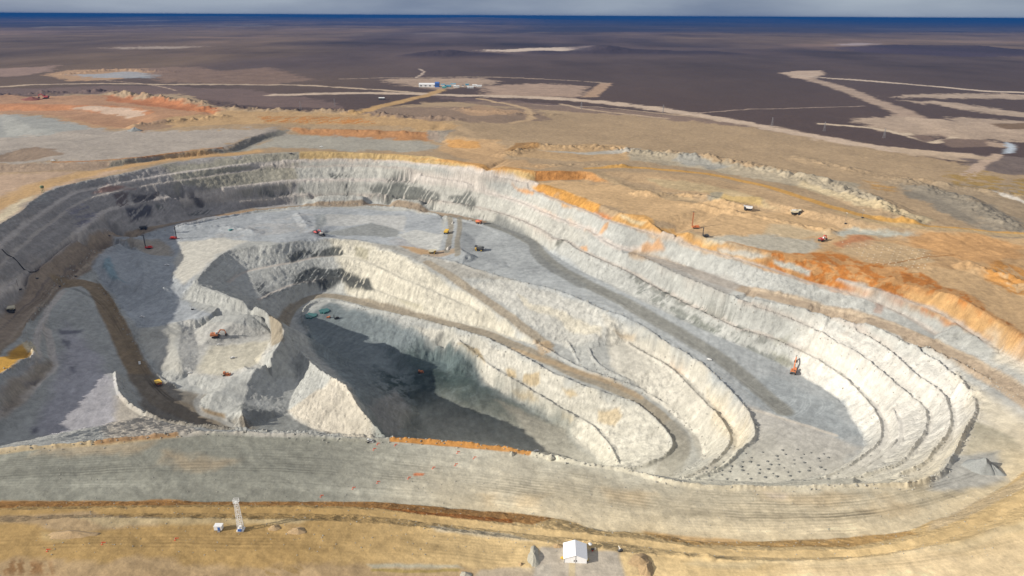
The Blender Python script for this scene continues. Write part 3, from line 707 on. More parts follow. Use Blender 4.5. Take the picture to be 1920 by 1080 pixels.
# dark floor of the deepest part, its colour also standing in for the ridge's shadow
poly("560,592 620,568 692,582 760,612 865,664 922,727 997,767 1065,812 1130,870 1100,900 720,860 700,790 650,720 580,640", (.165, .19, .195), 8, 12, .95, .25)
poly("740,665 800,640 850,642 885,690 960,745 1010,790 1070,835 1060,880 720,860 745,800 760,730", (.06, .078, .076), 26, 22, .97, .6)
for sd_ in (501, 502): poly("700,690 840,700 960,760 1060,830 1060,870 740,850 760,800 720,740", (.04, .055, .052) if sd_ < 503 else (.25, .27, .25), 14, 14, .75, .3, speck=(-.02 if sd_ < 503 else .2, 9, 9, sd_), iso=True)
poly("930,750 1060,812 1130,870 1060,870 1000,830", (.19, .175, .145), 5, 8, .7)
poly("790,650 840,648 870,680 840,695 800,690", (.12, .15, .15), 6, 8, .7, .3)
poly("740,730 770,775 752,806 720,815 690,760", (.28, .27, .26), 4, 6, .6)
stroke("520,640 515,610 530,590 570,562 610,552 655,560 700,572 760,587 830,605 905,622 960,645 1010,668 1070,698 1140,722 1195,748 1240,780 1275,820 1280,850 1240,880 1190,896", 15, (.265, .235, .185), 4, 2)
stroke("1200,895 1255,870 1285,835 1262,800", 20, (.24, .23, .20), 5, 3, .8)
stroke("960,655 1060,690 1140,715 1200,745", 8, (.36, .27, .17), 4, 2, .6)
stroke("800,492 850,520 890,548 950,590 1000,628 1030,648", 13, (.30, .265, .21), 4, 2)
poly("1000,640 1030,640 1040,660 1015,665", (.40, .30, .19), 3, 4, .7)
# ramp on the left
stroke("116,528 160,528 185,545 210,595 240,655 268,710 300,752 345,770 400,788", 22, (.235, .185, .125), 4, 2)
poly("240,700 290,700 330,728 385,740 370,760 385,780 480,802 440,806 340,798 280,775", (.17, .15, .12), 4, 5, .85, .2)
stroke("385,730 372,745 366,760 380,778 430,792 520,806", 6, (.33, .33, .31), 3, 2, .7)
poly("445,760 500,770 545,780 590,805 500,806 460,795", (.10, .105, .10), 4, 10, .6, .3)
poly("540,770 622,712 655,728 700,797 716,822 610,810 575,800", (.44, .41, .35), 4, 6, .95)
poly("120,600 180,660 230,740 215,800 100,815 60,800 120,700", (.36, .35, .37), 8, 10, .8)
poly("222,742 262,768 350,802 480,812 600,816 500,818 300,820 200,832 190,800", (.42, .385, .33), 5, 6, .9)
poly("-60,690 0,703 50,672 62,668 80,668 40,702 0,735 -60,770", (.30, .31, .31), 3, 4, .8)
poly("0,735 80,668 100,680 90,705 0,786", (.27, .23, .18), 4, 8, .8, .25)
for s_ in ("110,618 150,618 150,624 115,628", "118,635 132,640 130,655 120,650", "140,688 150,688 150,698 142,698", "42,720 70,712 66,722 48,728", "55,800 72,798 70,810 58,812"):
    dark(s_, -.5, 121, .7, (.10, .10, .12))
# grey shelf in front; shade deepening to the left is put into the colour
poly("-200,870 0,845 190,830 400,813 600,820 850,832 1040,860 1215,895 1340,915 1560,913 1740,905 1800,870 1830,790 1900,820 1930,870 1865,923 1790,963 1665,1001 1440,1015 1250,1005 1120,995 960,962 830,951 660,941 200,940 -200,955", (.235, .235, .20), 2.0, 2, 1, .12)
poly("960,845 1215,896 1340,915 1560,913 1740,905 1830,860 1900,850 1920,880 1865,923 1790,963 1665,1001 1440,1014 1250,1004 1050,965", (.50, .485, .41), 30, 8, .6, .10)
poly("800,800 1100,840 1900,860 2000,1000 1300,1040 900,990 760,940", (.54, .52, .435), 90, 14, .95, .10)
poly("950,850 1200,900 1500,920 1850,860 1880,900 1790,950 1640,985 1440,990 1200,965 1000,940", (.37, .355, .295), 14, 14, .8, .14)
for s_ in ("970,925 1030,930 1020,955 980,950", "1120,915 1220,925 1200,950 1140,945", "1440,918 1600,925 1560,955 1450,945", "1640,930 1700,940 1660,965 1600,955", "890,920 930,915 920,945 900,940", "100,835 300,825 260,850 60,855", "300,850 450,860 420,880 300,870"):
    poly(s_, (.44, .34, .22), 6, 12, .45, .2)
for s_ in ("1440,925 1480,925 1475,938 1450,938",): poly(s_, (.5, .46, .42), 3, 5, .6)
poly("-200,855 0,840 190,828 330,815 340,821 190,836 0,850 -200,868", (.42, .33, .20), 1.5, 3, .7, .3)
stroke("180,829 240,821 330,815", 3, (.30, .18, .09), 1.5, 2, .8)
poly("775,889 782,887 797,888 794,892 776,893", (.55, .14, .05), .8, 1.5, .8)
stroke("735,824 800,828 860,832 925,838 990,846", 4.5, (.42, .22, .085), 1.2, 1)
# ochre cut along the near side; stronger light to the right is put into the colour
poly("-300,985 -100,955 0,940 660,941 730,942 830,951 960,962 1035,971 1085,982 1120,995 1190,999 1250,1005 1300,1014 1360,1017 1440,1015 1565,1011 1665,1001 1702,996 1740,978 1790,963 1865,923 1920,885 2000,830 2400,800 2400,1400 -2000,1400", (.36, .25, .12), 1.6, 2, 1, .12)
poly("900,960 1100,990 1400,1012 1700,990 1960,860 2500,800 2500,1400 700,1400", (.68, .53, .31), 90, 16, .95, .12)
poly("-300,975 -100,955 0,940 660,941 730,942 830,951 960,962 1040,972 1000,985 850,965 730,954 600,949 300,948 0,952", (.30, .155, .06), 1.2, 2.5, .8, .3)
poly("700,952 830,962 960,975 960,982 860,972 740,958", (.27, .10, .03), 1, 2.5, .8, .3)
poly("-300,990 0,968 160,962 300,968 300,985 160,990 0,984", (.34, .26, .17), 2, 5, .8, .3)
poly("150,968 450,972 600,975 560,985 420,982 200,985", (.46, .38, .24), 2, 4, .7, .3)
poly("800,985 960,1000 1000,1012 900,1005 820,995", (.46, .41, .31), 1.5, 3, .8)
poly("1200,999 1440,1015 1700,996 1720,1000 1600,1024 1440,1026 1250,1014", (.42, .26, .11), 1.5, 3, .7, .25)
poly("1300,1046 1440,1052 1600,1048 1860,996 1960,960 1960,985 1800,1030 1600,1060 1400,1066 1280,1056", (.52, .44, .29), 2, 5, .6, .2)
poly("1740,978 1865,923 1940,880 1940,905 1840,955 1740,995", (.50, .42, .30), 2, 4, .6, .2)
poly("-300,1050 0,1045 250,1048 500,1058 800,1060 1000,1075 1000,1300 -300,1300", (.36, .27, .17), 3, 8, .8, .3)
dark("0,1052 90,1050 110,1075 0,1080", -.1, 131, .7, (.17, .085, .035), 4, 4); dark("490,1062 560,1058 570,1075 500,1078", 0, 132, .6, (.25, .17, .07), 3, 3)
poly("690,1058 860,1060 870,1066 700,1066", (.40, .39, .31), 1.2, 3, .8); stroke("700,1070 760,1072 860,1070", 2.0, (.28, .22, .08), 1, 2, .7)
poly("80,995 130,992 150,1000 120,1012 85,1008", (.44, .34, .19), 2, 4, .7)
poly("530,985 570,985 572,1000 540,1004", (.35, .25, .14), 2, 3, .6)
poly("1012,1024 1060,1022 1110,1030 1160,1034 1180,1100 990,1100 1000,1060", (.42, .385, .33), 1.5, 2.5, .9, .1)
poly("1068,1050 1079,1050 1078,1110 1064,1110", (.50, .42, .28), .6, .5, .9)
poly("1035,1060 900,1068 880,1100 1035,1100", (.44, .41, .35), 1.2, 3, .5)
for s_ in ("1185,1040 1215,1060 1222,1100 1200,1100",): dark(s_, -.3, 133, .5, (.22, .18, .13), 3, 3)
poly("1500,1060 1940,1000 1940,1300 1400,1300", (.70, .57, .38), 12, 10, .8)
poly("1780,855 1870,850 1880,900 1800,920 1740,915", (.34, .345, .33), 4, 6, .8)
# fine tracks left by vehicles on the flat floors
trk = fbm((q+_w2*9)/2.6, S/70, 401, 3, .6)
flatm = (flat*np.clip((1300-R_)/300, 0, 1))
# loose stones, ruts and scrub as small dark and pale flecks
fl = vn(x/1.7, y/1.7, 411)+vn(x/3.1, y/3.1, 412)*.8
fk = np.clip((1500-R_)/500, 0, 1)
RGB *= (1-fk*.16*(.25+.75*steep)*ss((fl-.42)/.12)+fk*.10*(.25+.75*steep)*ss((-fl-.45)/.12))[..., None].astype(np.float32)
rut = fbm((q+_w1*14)/1.7, S/90, 415, 3)
RGB *= (1+flat*fk*.10*rut)[..., None].astype(np.float32)
band = fbm((TZ+_w1*3)/3.4, S/260, 417, 4, .6)
RGB *= (1+steep*.17*band)[..., None].astype(np.float32)
RGB *= (1+(trk*.16*flatm+_f1*.06+_lo*.08*near))[..., None].astype(np.float32)
# streaks down every face
RGB *= (1+steep*(_st*.13+_w1*.08))[..., None].astype(np.float32)
RGB[:] = RGB + (RGB-RGB.mean(-1, keepdims=True))*.14*near[..., None].astype(np.float32)
# wheel tracks
rt = random.Random(12)
def tracks(s_, n, jx, jy, wid=1.1, dk=.80):
    base = px(s_)
    for _ in range(n):
        ox, oy, k_ = rt.uniform(-jx, jx), rt.uniform(-jy, jy), rt.uniform(-.5, .5)
        P_ = [(u+ox+rt.uniform(-8, 8), v+oy+k_*jy*i_/len(base)) for i_, (u, v) in enumerate(base)]
        W_ = [p_[:2] for p_ in smooth([(*hitz(u, v)[:2], 0) for u, v in P_], 3)]
        for o_ in (-1.3, 1.3):
            Wo = [p_[:2] for p_ in off([(a_, b_, 0) for a_, b_ in W_], o_)]
            sl = bbox(Wo, 3); 
            if RGB[sl].size == 0: continue
            dd = segd(x[sl], y[sl], Wo, False)
            RGB[sl] *= (1-(1-dk)*ss((wid/2-dd)/.7+.5)*np.clip(.6+_mid[sl]*1.2, 0, 1).astype(np.float32))[..., None]
tracks("0,880 250,862 520,860 800,880 1000,905 1250,945 1500,960 1700,945 1850,900", 9, 30, 22)
tracks("0,905 300,900 650,915 900,935 1150,975 1400,995 1600,985", 5, 30, 8, 1.0, 1.16)
tracks("0,1020 300,1012 700,1020 980,1045", 6, 40, 18, 1.0, .86); tracks("1250,1062 1500,1068 1750,1052 1900,1020", 4, 30, 12, 1.0, .88)
tracks("1110,540 1250,620 1370,700 1450,765 1500,800", 6, 14, 10, 1.2, .84); tracks("1400,730 1460,750 1500,735 1520,760 1480,790 1430,770", 4, 30, 14, 1.0, 1.18)
tracks("140,540 185,560 215,610 250,670 285,725 330,760", 5, 6, 4, 1.2, .8); tracks("30,600 80,550 140,505 200,465 270,434 400,409", 5, 6, 3, 1.2, .82)
tracks("1450,440 1500,455 1400,460 1350,445", 3, 20, 8, 1.2, 1.12); tracks("300,450 400,430 500,425 580,420", 3, 30, 8, 1.3, .9)
RGB = np.clip(RGB, .015, .75)
# ------------------------------------------------------------------ terrain mesh
def tag(o, label=None, cat=None, group=None, kind=None):
    if label: o['label'] = label
    if cat: o['category'] = cat
    if group: o['group'] = group
    if kind: o['kind'] = kind
    return o
def make_terrain():
    me = bpy.data.meshes.new("terrain")
    nv = NT*NY
    co = np.empty((nv, 3), np.float32)
    co[:, 0] = GX.ravel(); co[:, 1] = GY.ravel(); co[:, 2] = GZ.ravel()
    j, i = np.meshgrid(np.arange(NY-1), np.arange(NT-1), indexing='ij')
    a = (j*NT+i).ravel()
    quads = np.stack([a, a+1, a+NT+1, a+NT], 1).astype(np.int32)
    nq = len(quads)
    me.vertices.add(nv); me.vertices.foreach_set('co', co.ravel())
    me.loops.add(nq*4); me.loops.foreach_set('vertex_index', quads.ravel())
    me.polygons.add(nq)
    me.polygons.foreach_set('loop_start', np.arange(0, nq*4, 4, dtype=np.int32))
    me.polygons.foreach_set('use_smooth', np.ones(nq, bool))
    me.update()
    ca = me.attributes.new('rock_colour', 'FLOAT_COLOR', 'POINT')
    rgba = np.ones((nv, 4), np.float32); rgba[:, :3] = RGB.reshape(-1, 3); rgba[:, 3] = steep.ravel()
    ca.data.foreach_set('color', rgba.ravel())
    o = bpy.data.objects.new("ground", me); COL.objects.link(o)
    o['kind'] = 'structure'
    m = bpy.data.materials.new("mine_ground"); m.use_nodes = True
    nt = m.node_tree; nt.nodes.clear(); L = nt.links
    out = nt.nodes.new('ShaderNodeOutputMaterial'); bs = nt.nodes.new('ShaderNodeBsdfPrincipled')
    L.new(bs.outputs[0], out.inputs[0]); bs.inputs['Roughness'].default_value = 0.95
    bs.inputs['Specular IOR Level'].default_value = 0.12
    at_ = nt.nodes.new('ShaderNodeAttribute'); at_.attribute_name = 'rock_colour'
    geo = nt.nodes.new('ShaderNodeNewGeometry')
    def noise(scale, det, rough=.6):
        n = nt.nodes.new('ShaderNodeTexNoise'); n.inputs['Scale'].default_value = scale
        n.inputs['Detail'].default_value = det; n.inputs['Roughness'].default_value = rough
        L.new(geo.outputs['Position'], n.inputs['Vector']); return n
    n1 = noise(0.16, 6, .65); n2 = noise(0.9, 3)
    mr = nt.nodes.new('ShaderNodeMapRange'); mr.inputs['From Min'].default_value = .25; mr.inputs['From Max'].default_value = .75
    mr.inputs['To Min'].default_value = .80; mr.inputs['To Max'].default_value = 1.18; L.new(n1.outputs['Fac'], mr.inputs['Value'])
    mr2 = nt.nodes.new('ShaderNodeMapRange'); mr2.inputs['From Min'].default_value = .25; mr2.inputs['From Max'].default_value = .75
    mr2.inputs['To Min'].default_value = .9; mr2.inputs['To Max'].default_value = 1.1; L.new(n2.outputs['Fac'], mr2.inputs['Value'])
    mu = nt.nodes.new('ShaderNodeMath'); mu.operation = 'MULTIPLY'; L.new(mr.outputs[0], mu.inputs[0]); L.new(mr2.outputs[0], mu.inputs[1])
    vm = nt.nodes.new('ShaderNodeVectorMath'); vm.operation = 'SCALE'
    L.new(at_.outputs['Color'], vm.inputs[0]); L.new(mu.outputs[0], vm.inputs['Scale'])
    L.new(vm.outputs[0], bs.inputs['Base Color'])
    bp = nt.nodes.new('ShaderNodeBump'); bs_ = nt.nodes.new('ShaderNodeMapRange'); bs_.inputs['To Min'].default_value = .28; bs_.inputs['To Max'].default_value = 1.0; L.new(at_.outputs['Alpha'], bs_.inputs['Value']); L.new(bs_.outputs[0], bp.inputs['Strength']); bp.inputs['Distance'].default_value = 1.8
    n3 = noise(0.30, 7, .68); L.new(n3.outputs['Fac'], bp.inputs['Height']); L.new(bp.outputs[0], bs.inputs['Normal'])
    me.materials.append(m)
    return o
make_terrain()

# ------------------------------------------------------------------ light
SUN_EL = rad(25.0); SH = Vector((0.955, 0.295)).normalized()      # direction in which shadows fall
sd = bpy.data.lights.new("sun", 'SUN'); sd.energy = 4.5; sd.angle = rad(0.55); sd.color = (1.0, .93, .83)
so = bpy.data.objects.new("sun", sd); COL.objects.link(so)
dirv = Vector((SH.x*math.cos(SUN_EL), SH.y*math.cos(SUN_EL), -math.sin(SUN_EL)))
so.rotation_euler = dirv.to_track_quat('-Z', 'Y').to_euler(); so.location = (-400, -100, 500)
w_ = bpy.data.worlds.new("World"); scene.world = w_; w_.use_nodes = True
nt = w_.node_tree; nt.nodes.clear(); L = nt.links
wo = nt.nodes.new('ShaderNodeOutputWorld'); bg = nt.nodes.new('ShaderNodeBackground'); L.new(bg.outputs[0], wo.inputs[0])
sky = nt.nodes.new('ShaderNodeTexSky'); sky.sky_type = 'NISHITA'; sky.sun_disc = False
sky.sun_elevation = SUN_EL
sky.sun_rotation = math.atan2(-SH.x, -SH.y)
bg.inputs['Strength'].default_value = 0.15
# broken grey cloud over the sky
tc = nt.nodes.new('ShaderNodeTexCoord'); mp = nt.nodes.new('ShaderNodeMapping'); mp.inputs['Scale'].default_value = (1.6, 1.6, 9.0)
L.new(tc.outputs['Generated'], mp.inputs['Vector'])
cn = nt.nodes.new('ShaderNodeTexNoise'); cn.inputs['Scale'].default_value = 1.7; cn.inputs['Detail'].default_value = 6; L.new(mp.outputs[0], cn.inputs['Vector'])
cr = nt.nodes.new('ShaderNodeValToRGB'); cr.color_ramp.elements[0].position = .36; cr.color_ramp.elements[1].position = .64
cr.color_ramp.elements[0].color = (.0, .0, .0, 1); cr.color_ramp.elements[1].color = (1, 1, 1, 1)
L.new(cn.outputs['Fac'], cr.inputs[0])
sp = nt.nodes.new('ShaderNodeSeparateXYZ'); L.new(tc.outputs['Generated'], sp.inputs[0])
up = nt.nodes.new('ShaderNodeMapRange'); up.inputs['From Min'].default_value = .04; up.inputs['From Max'].default_value = .22; L.new(sp.outputs['Z'], up.inputs['Value'])
cc = nt.nodes.new('ShaderNodeMix'); cc.data_type = 'RGBA'; cc.inputs['A'].default_value = (.42, .72, 1.42, 1); cc.inputs['B'].default_value = (1.4, 1.75, 2.35, 1)
L.new(cr.outputs[0], cc.inputs['Factor'])
mx = nt.nodes.new('ShaderNodeMix'); mx.data_type = 'RGBA'; mx.inputs['Factor'].default_value = .86
L.new(sky.outputs[0], mx.inputs['A']); dm = nt.nodes.new('ShaderNodeMix'); dm.data_type = 'RGBA'; dm.inputs['B'].default_value = (2.3, 2.3, 2.4, 1)
L.new(up.outputs[0], dm.inputs['Factor']); L.new(cc.outputs['Result'], dm.inputs['A']); L.new(dm.outputs['Result'], mx.inputs['B']); L.new(mx.outputs['Result'], bg.inputs['Color'])

# ------------------------------------------------------------------ air
def make_haze():
    me = bpy.data.meshes.new("haze"); b = bmesh.new(); bmesh.ops.create_cube(b, size=1.0)
    for v_ in b.verts:
        v_.co.x *= 420000; v_.co.y = v_.co.y*102000 + 45000; v_.co.z = (-300 if v_.co.z < 0 else 262)
    b.to_mesh(me); b.free()
    o = bpy.data.objects.new("haze", me); COL.objects.link(o); tag(o, kind='stuff', label='thin blue air over the whole plain', cat='haze')
    m = bpy.data.materials.new("haze_air"); m.use_nodes = True; nt = m.node_tree; nt.nodes.clear()
    out = nt.nodes.new('ShaderNodeOutputMaterial'); pv = nt.nodes.new('ShaderNodeVolumePrincipled')
    pv.inputs['Color'].default_value = (.014, .085, .28, 1); pv.inputs['Density'].default_value = 5.0e-5; pv.inputs['Anisotropy'].default_value = 0.0
    nt.links.new(pv.outputs[0], out.inputs['Volume']); me.materials.append(m)
make_haze()
vs = scene.view_settings; vs.view_transform = 'Standard'; vs.look = 'None'; vs.exposure = 0.46; vs.gamma = 1.0; vs.use_curve_mapping = False
scene.render.film_transparent = False
try:
    scene.cycles.use_denoising = True; scene.cycles.volume_bounces = 1; scene.cycles.max_bounces = 6
except Exception: pass
# ------------------------------------------------------------------ things
_mats = {}
def mat(name, col, rough=.6, metal=0.0, nz=.12):
    if name in _mats: return _mats[name]
    m = bpy.data.materials.new(name); m.use_nodes = True; nt = m.node_tree; b = nt.nodes['Principled BSDF']
    b.inputs['Roughness'].default_value = rough; b.inputs['Metallic'].default_value = metal
    n = nt.nodes.new('ShaderNodeTexNoise'); n.inputs['Scale'].default_value = 1.3; n.inputs['Detail'].default_value = 4
    tcn = nt.nodes.new('ShaderNodeTexCoord'); nt.links.new(tcn.outputs['Object'], n.inputs['Vector'])
    r = nt.nodes.new('ShaderNodeMapRange'); r.inputs['To Min'].default_value = 1-nz*1.5; r.inputs['To Max'].default_value = 1+nz
    nt.links.new(n.outputs['Fac'], r.inputs['Value'])
    v = nt.nodes.new('ShaderNodeVectorMath'); v.operation = 'SCALE'; v.inputs[0].default_value = col
    nt.links.new(r.outputs[0], v.inputs['Scale']); nt.links.new(v.outputs[0], b.inputs['Base Color'])
    _mats[name] = m; return m
M_BLK = mat('rubber', (.02, .02, .02), .8); M_DRK = mat('dark_steel', (.06, .06, .06), .5); M_WHT = mat('white_paint', (.78, .78, .76), .45)
M_YEL = mat('yellow_paint', (.72, .45, .05), .45); M_ORG = mat('orange_paint', (.60, .20, .07), .6); M_RED = mat('red_paint', (.62, .055, .035), .45)
M_PAL = mat('dusty_paint', (.55, .50, .36), .7); M_GLS = mat('dark_glass', (.03, .04, .05), .1); M_GRY = mat('grey_steel', (.25, .25, .26), .5)
M_BLU = mat('blue_paint', (.05, .14, .42), .5); M_CAN = mat('canvas', (.88, .88, .88), .8, 0, .04); M_TEAL = mat('teal_paint', (.10, .40, .38), .5)
M_PNK = mat('faded_red_paint', (.62, .13, .12), .6); M_LMP = mat('lamp_glass', (.7, .7, .65), .2); M_BLR = mat('blue_roof', (.12, .34, .46), .5)
M_GRV = mat('gravel', (.25, .26, .25), .95, 0, .25); M_CUT = mat('dark_cuttings', (.15, .155, .145), .95, 0, .25); M_PCT = mat('pale_cuttings', (.50, .47, .42), .95, 0, .15)
M_OSP2 = mat('terrace_cuttings', (.45, .37, .27), .95, 0, .15); M_OSP = mat('ochre_spoil', (.40, .28, .15), .95, 0, .3); M_GSP = mat('grey_spoil', (.38, .36, .29), .95, 0, .25); M_FLG = mat('orange_cloth', (.75, .13, .05), .8); M_GRN = mat('green_tank_paint', (.16, .20, .10), .6)
M_BAG = mat('yellow_bag', (.62, .42, .06), .8); M_WOD = mat('pole_grey', (.20, .18, .16), .8)

class MB:
    def __init__(s): s.b = bmesh.new()
    def box(s, c, d, rz=0, ry=0, rx=0, bev=0.0, taper=1.0):
        g = bmesh.ops.create_cube(s.b, size=1.0)['verts']
        for v in g:
            if v.co.z > 0: v.co.x *= taper; v.co.y *= taper
            v.co.x *= d[0]; v.co.y *= d[1]; v.co.z *= d[2]
        if bev:
            ed = list({e for v in g for e in v.link_edges})
            r = bmesh.ops.bevel(s.b, geom=ed, offset=bev, segments=1, affect='EDGES'); g = list({v for f in r['faces'] for v in f.verts} | {v for v in g if v.is_valid})
        R = Matrix.Rotation(rz, 4, 'Z') @ Matrix.Rotation(ry, 4, 'Y') @ Matrix.Rotation(rx, 4, 'X')
        bmesh.ops.transform(s.b, matrix=Matrix.Translation(c) @ R, verts=g); return s
    def cyl(s, a, b, r, r2=None, n=10):
        a = Vector(a); b = Vector(b); d = b-a
        g = bmesh.ops.create_cone(s.b, cap_ends=True, segments=n, radius1=r, radius2=(r if r2 is None else r2), depth=d.length)['verts']
        bmesh.ops.transform(s.b, matrix=Matrix.Translation((a+b)/2) @ d.to_track_quat('Z', 'Y').to_matrix().to_4x4(), verts=g); return s
    def bar(s, a, b, w, h=None):
        a = Vector(a); b = Vector(b); d = b-a
        g = bmesh.ops.create_cube(s.b, size=1.0)['verts']
        for v in g: v.co.x *= w; v.co.y *= (h or w); v.co.z *= d.length
        bmesh.ops.transform(s.b, matrix=Matrix.Translation((a+b)/2) @ d.to_track_quat('Z', 'Y').to_matrix().to_4x4(), verts=g); return s
    def prism(s, pts, y0, y1):      # xz outline pushed along y
        A = [s.b.verts.new((p[0], y0, p[1])) for p in pts]; B = [s.b.verts.new((p[0], y1, p[1])) for p in pts]
        s.b.faces.new(A); s.b.faces.new(B[::-1]); n = len(pts)
        for i in range(n): s.b.faces.new((A[i], B[i], B[(i+1) % n], A[(i+1) % n]))
        return s
    def build(s, name, m, parent=None):
        bmesh.ops.recalc_face_normals(s.b, faces=s.b.faces)
        me = bpy.data.meshes.new(name); s.b.to_mesh(me); s.b.free(); me.materials.append(m)
        o = bpy.data.objects.new(name, me); COL.objects.link(o)
        if parent: o.parent = parent
        return o
def thing(name): 
    o = bpy.data.objects.new(name, None); COL.objects.link(o); o.empty_display_size = 1; return o
def kids(o): return [c for c in bpy.data.objects if c.parent == o]
def copy_tree(o, parent=None, tree=None):
    c = o.copy(); COL.objects.link(c); c.parent = parent
    for ch in tree[o.name] if tree else kids(o): copy_tree(ch, c, tree)
    return c
def place(o, u, v, rz, label, cat, group=None, sc=1.0, dz=0.0):
    X, Yv, Z = hitz(u, v)
    Z = ground(X, Yv)
    o.location = (X, Yv, Z+dz); o.rotation_euler = (0, 0, rad(rz)); o.scale = (sc, sc, sc)
    o['label'] = label; o['category'] = cat
    if group: o['group'] = group
    elif 'group' in o: del o['group']
    return o

# ---- haul trucks (front towards +x)
def haul_truck(body, dump, load=None):
    t = thing('haul_truck')
    MB().box((0, 0, 2.0), (10.5, 2.6, .9), bev=.1).box((5.2, 0, 1.6), (.5, 5.6, 1.1), bev=.1).build('chassis', M_DRK, t)
    MB().prism([(-5.6, 3.6), (-5.9, 5.6), (-4.9, 5.4), (3.2, 5.9), (6.2, 6.7), (6.3, 6.45), (3.3, 5.4), (2.6, 3.5), (-2, 2.9)], -3.3, 3.3).build('dump_body', dump, t)
    hd = MB().box((4.3, .7, 3.0), (2.6, 3.2, 1.9), bev=.15).build('engine_hood', body, t)
    MB().box((5.64, .7, 2.9), (.1, 2.4, 1.3)).build('radiator', M_DRK, hd)
    cb = MB().box((4.0, -2.1, 4.1), (1.9, 1.9, 1.7), bev=.12).build('cab', body, t)
    MB().box((4.97, -2.1, 4.35), (.08, 1.6, .8)).box((4.0, -3.07, 4.35), (1.4, .08, .8)).build('window', M_GLS, cb)
    MB().box((4.6, 0, 3.98), (2.2, 6.4, .12)).build('deck', body, t)
    for y in (-2.6, 2.6):
        w = MB().cyl((3.6, y-.6, 1.5), (3.6, y+.6, 1.5), 1.5, n=18).build('wheel', M_BLK, t); MB().cyl((3.6, y-.66, 1.5), (3.6, y+.66, 1.5), .7, n=12).build('rim', body, w)
        w = MB().cyl((-3.4, y-.95, 1.5), (-3.4, y+.75, 1.5), 1.5, n=18).build('wheel', M_BLK, t); MB().cyl((-3.4, y-1.0, 1.5), (-3.4, y+.8, 1.5), .7, n=12).build('rim', body, w)
        MB().box((5.5, y*.8, 2.4), (.12, .6, .3)).build('headlight', M_LMP, t)
    MB().bar((5.5, -2.9, 1.2), (5.5, -2.9, 4), .12).bar((5.5, -2.3, 1.2), (5.5, -2.3, 4), .12).box((5.5, -2.6, 2), (.1, .6, .1)).box((5.5, -2.6, 3), (.1, .6, .1)).build('ladder', M_GRY, t)
    if load:
        b = MB(); g = bmesh.ops.create_icosphere(b.b, subdivisions=3, radius=1)['verts']
        for v in g:
            k = 1+.15*math.sin(v.co.x*7+v.co.y*5)*math.cos(v.co.y*6); v.co = Vector((v.co.x*4*k-.8, v.co.y*2.9*k, max(v.co.z, -.2)*1.6*k+5.2))
        b.build('load', load, t)
    return t
G_T = 'haul trucks at work in the mine'
place(haul_truck(M_DRK, M_PAL), 22, 585, -62, 'dark haul truck with pale grey dump body driving down the left haul road', 'haul truck', G_T, 1.0)
place(haul_truck(M_DRK, M_DRK), 270, 430, 12, 'black haul truck on the haul road above the two red drill rigs', 'haul truck', G_T, .95)
place(haul_truck(M_ORG, M_YEL), 298, 722, -48, 'orange haul truck at the bottom of the brown ramp on the left', 'haul truck', G_T, .8)
place(haul_truck(M_YEL, M_YEL), 837, 438, 80, 'yellow haul truck climbing the connecting ramp between the two light walls', 'haul truck', G_T, .95)
place(haul_truck(M_YEL, M_PAL), 811, 475, -8, 'yellow haul truck with pale dump body at the foot of the connecting ramp', 'haul truck', G_T, .95)
place(haul_truck(M_ORG, M_ORG, M_PNK), 898, 419, -25, 'orange haul truck loaded with reddish rock on the dark upper haul road', 'haul truck', G_T, .95)
place(haul_truck(M_YEL, M_DRK, M_CUT), 899, 470, 165, 'yellow and black haul truck parked in the small cutting right of the ramp', 'haul truck', G_T, 1.15)
place(haul_truck(M_DRK, M_WHT), 1402, 394, 165, 'dark haul truck with white dump rim on the tan terrace, left of the two there', 'haul truck', G_T, 1.0)
place(haul_truck(M_DRK, M_PAL, M_PCT), 1491, 402, -12, 'dark haul truck with pale full body on the tan terrace above the red patches', 'haul truck', G_T, 1.1)
place(haul_truck(M_DRK, M_DRK, M_PCT), 604, 443, -35, 'black haul truck being loaded beside the faded red shovel in the far cutting', 'haul truck', G_T, .95)

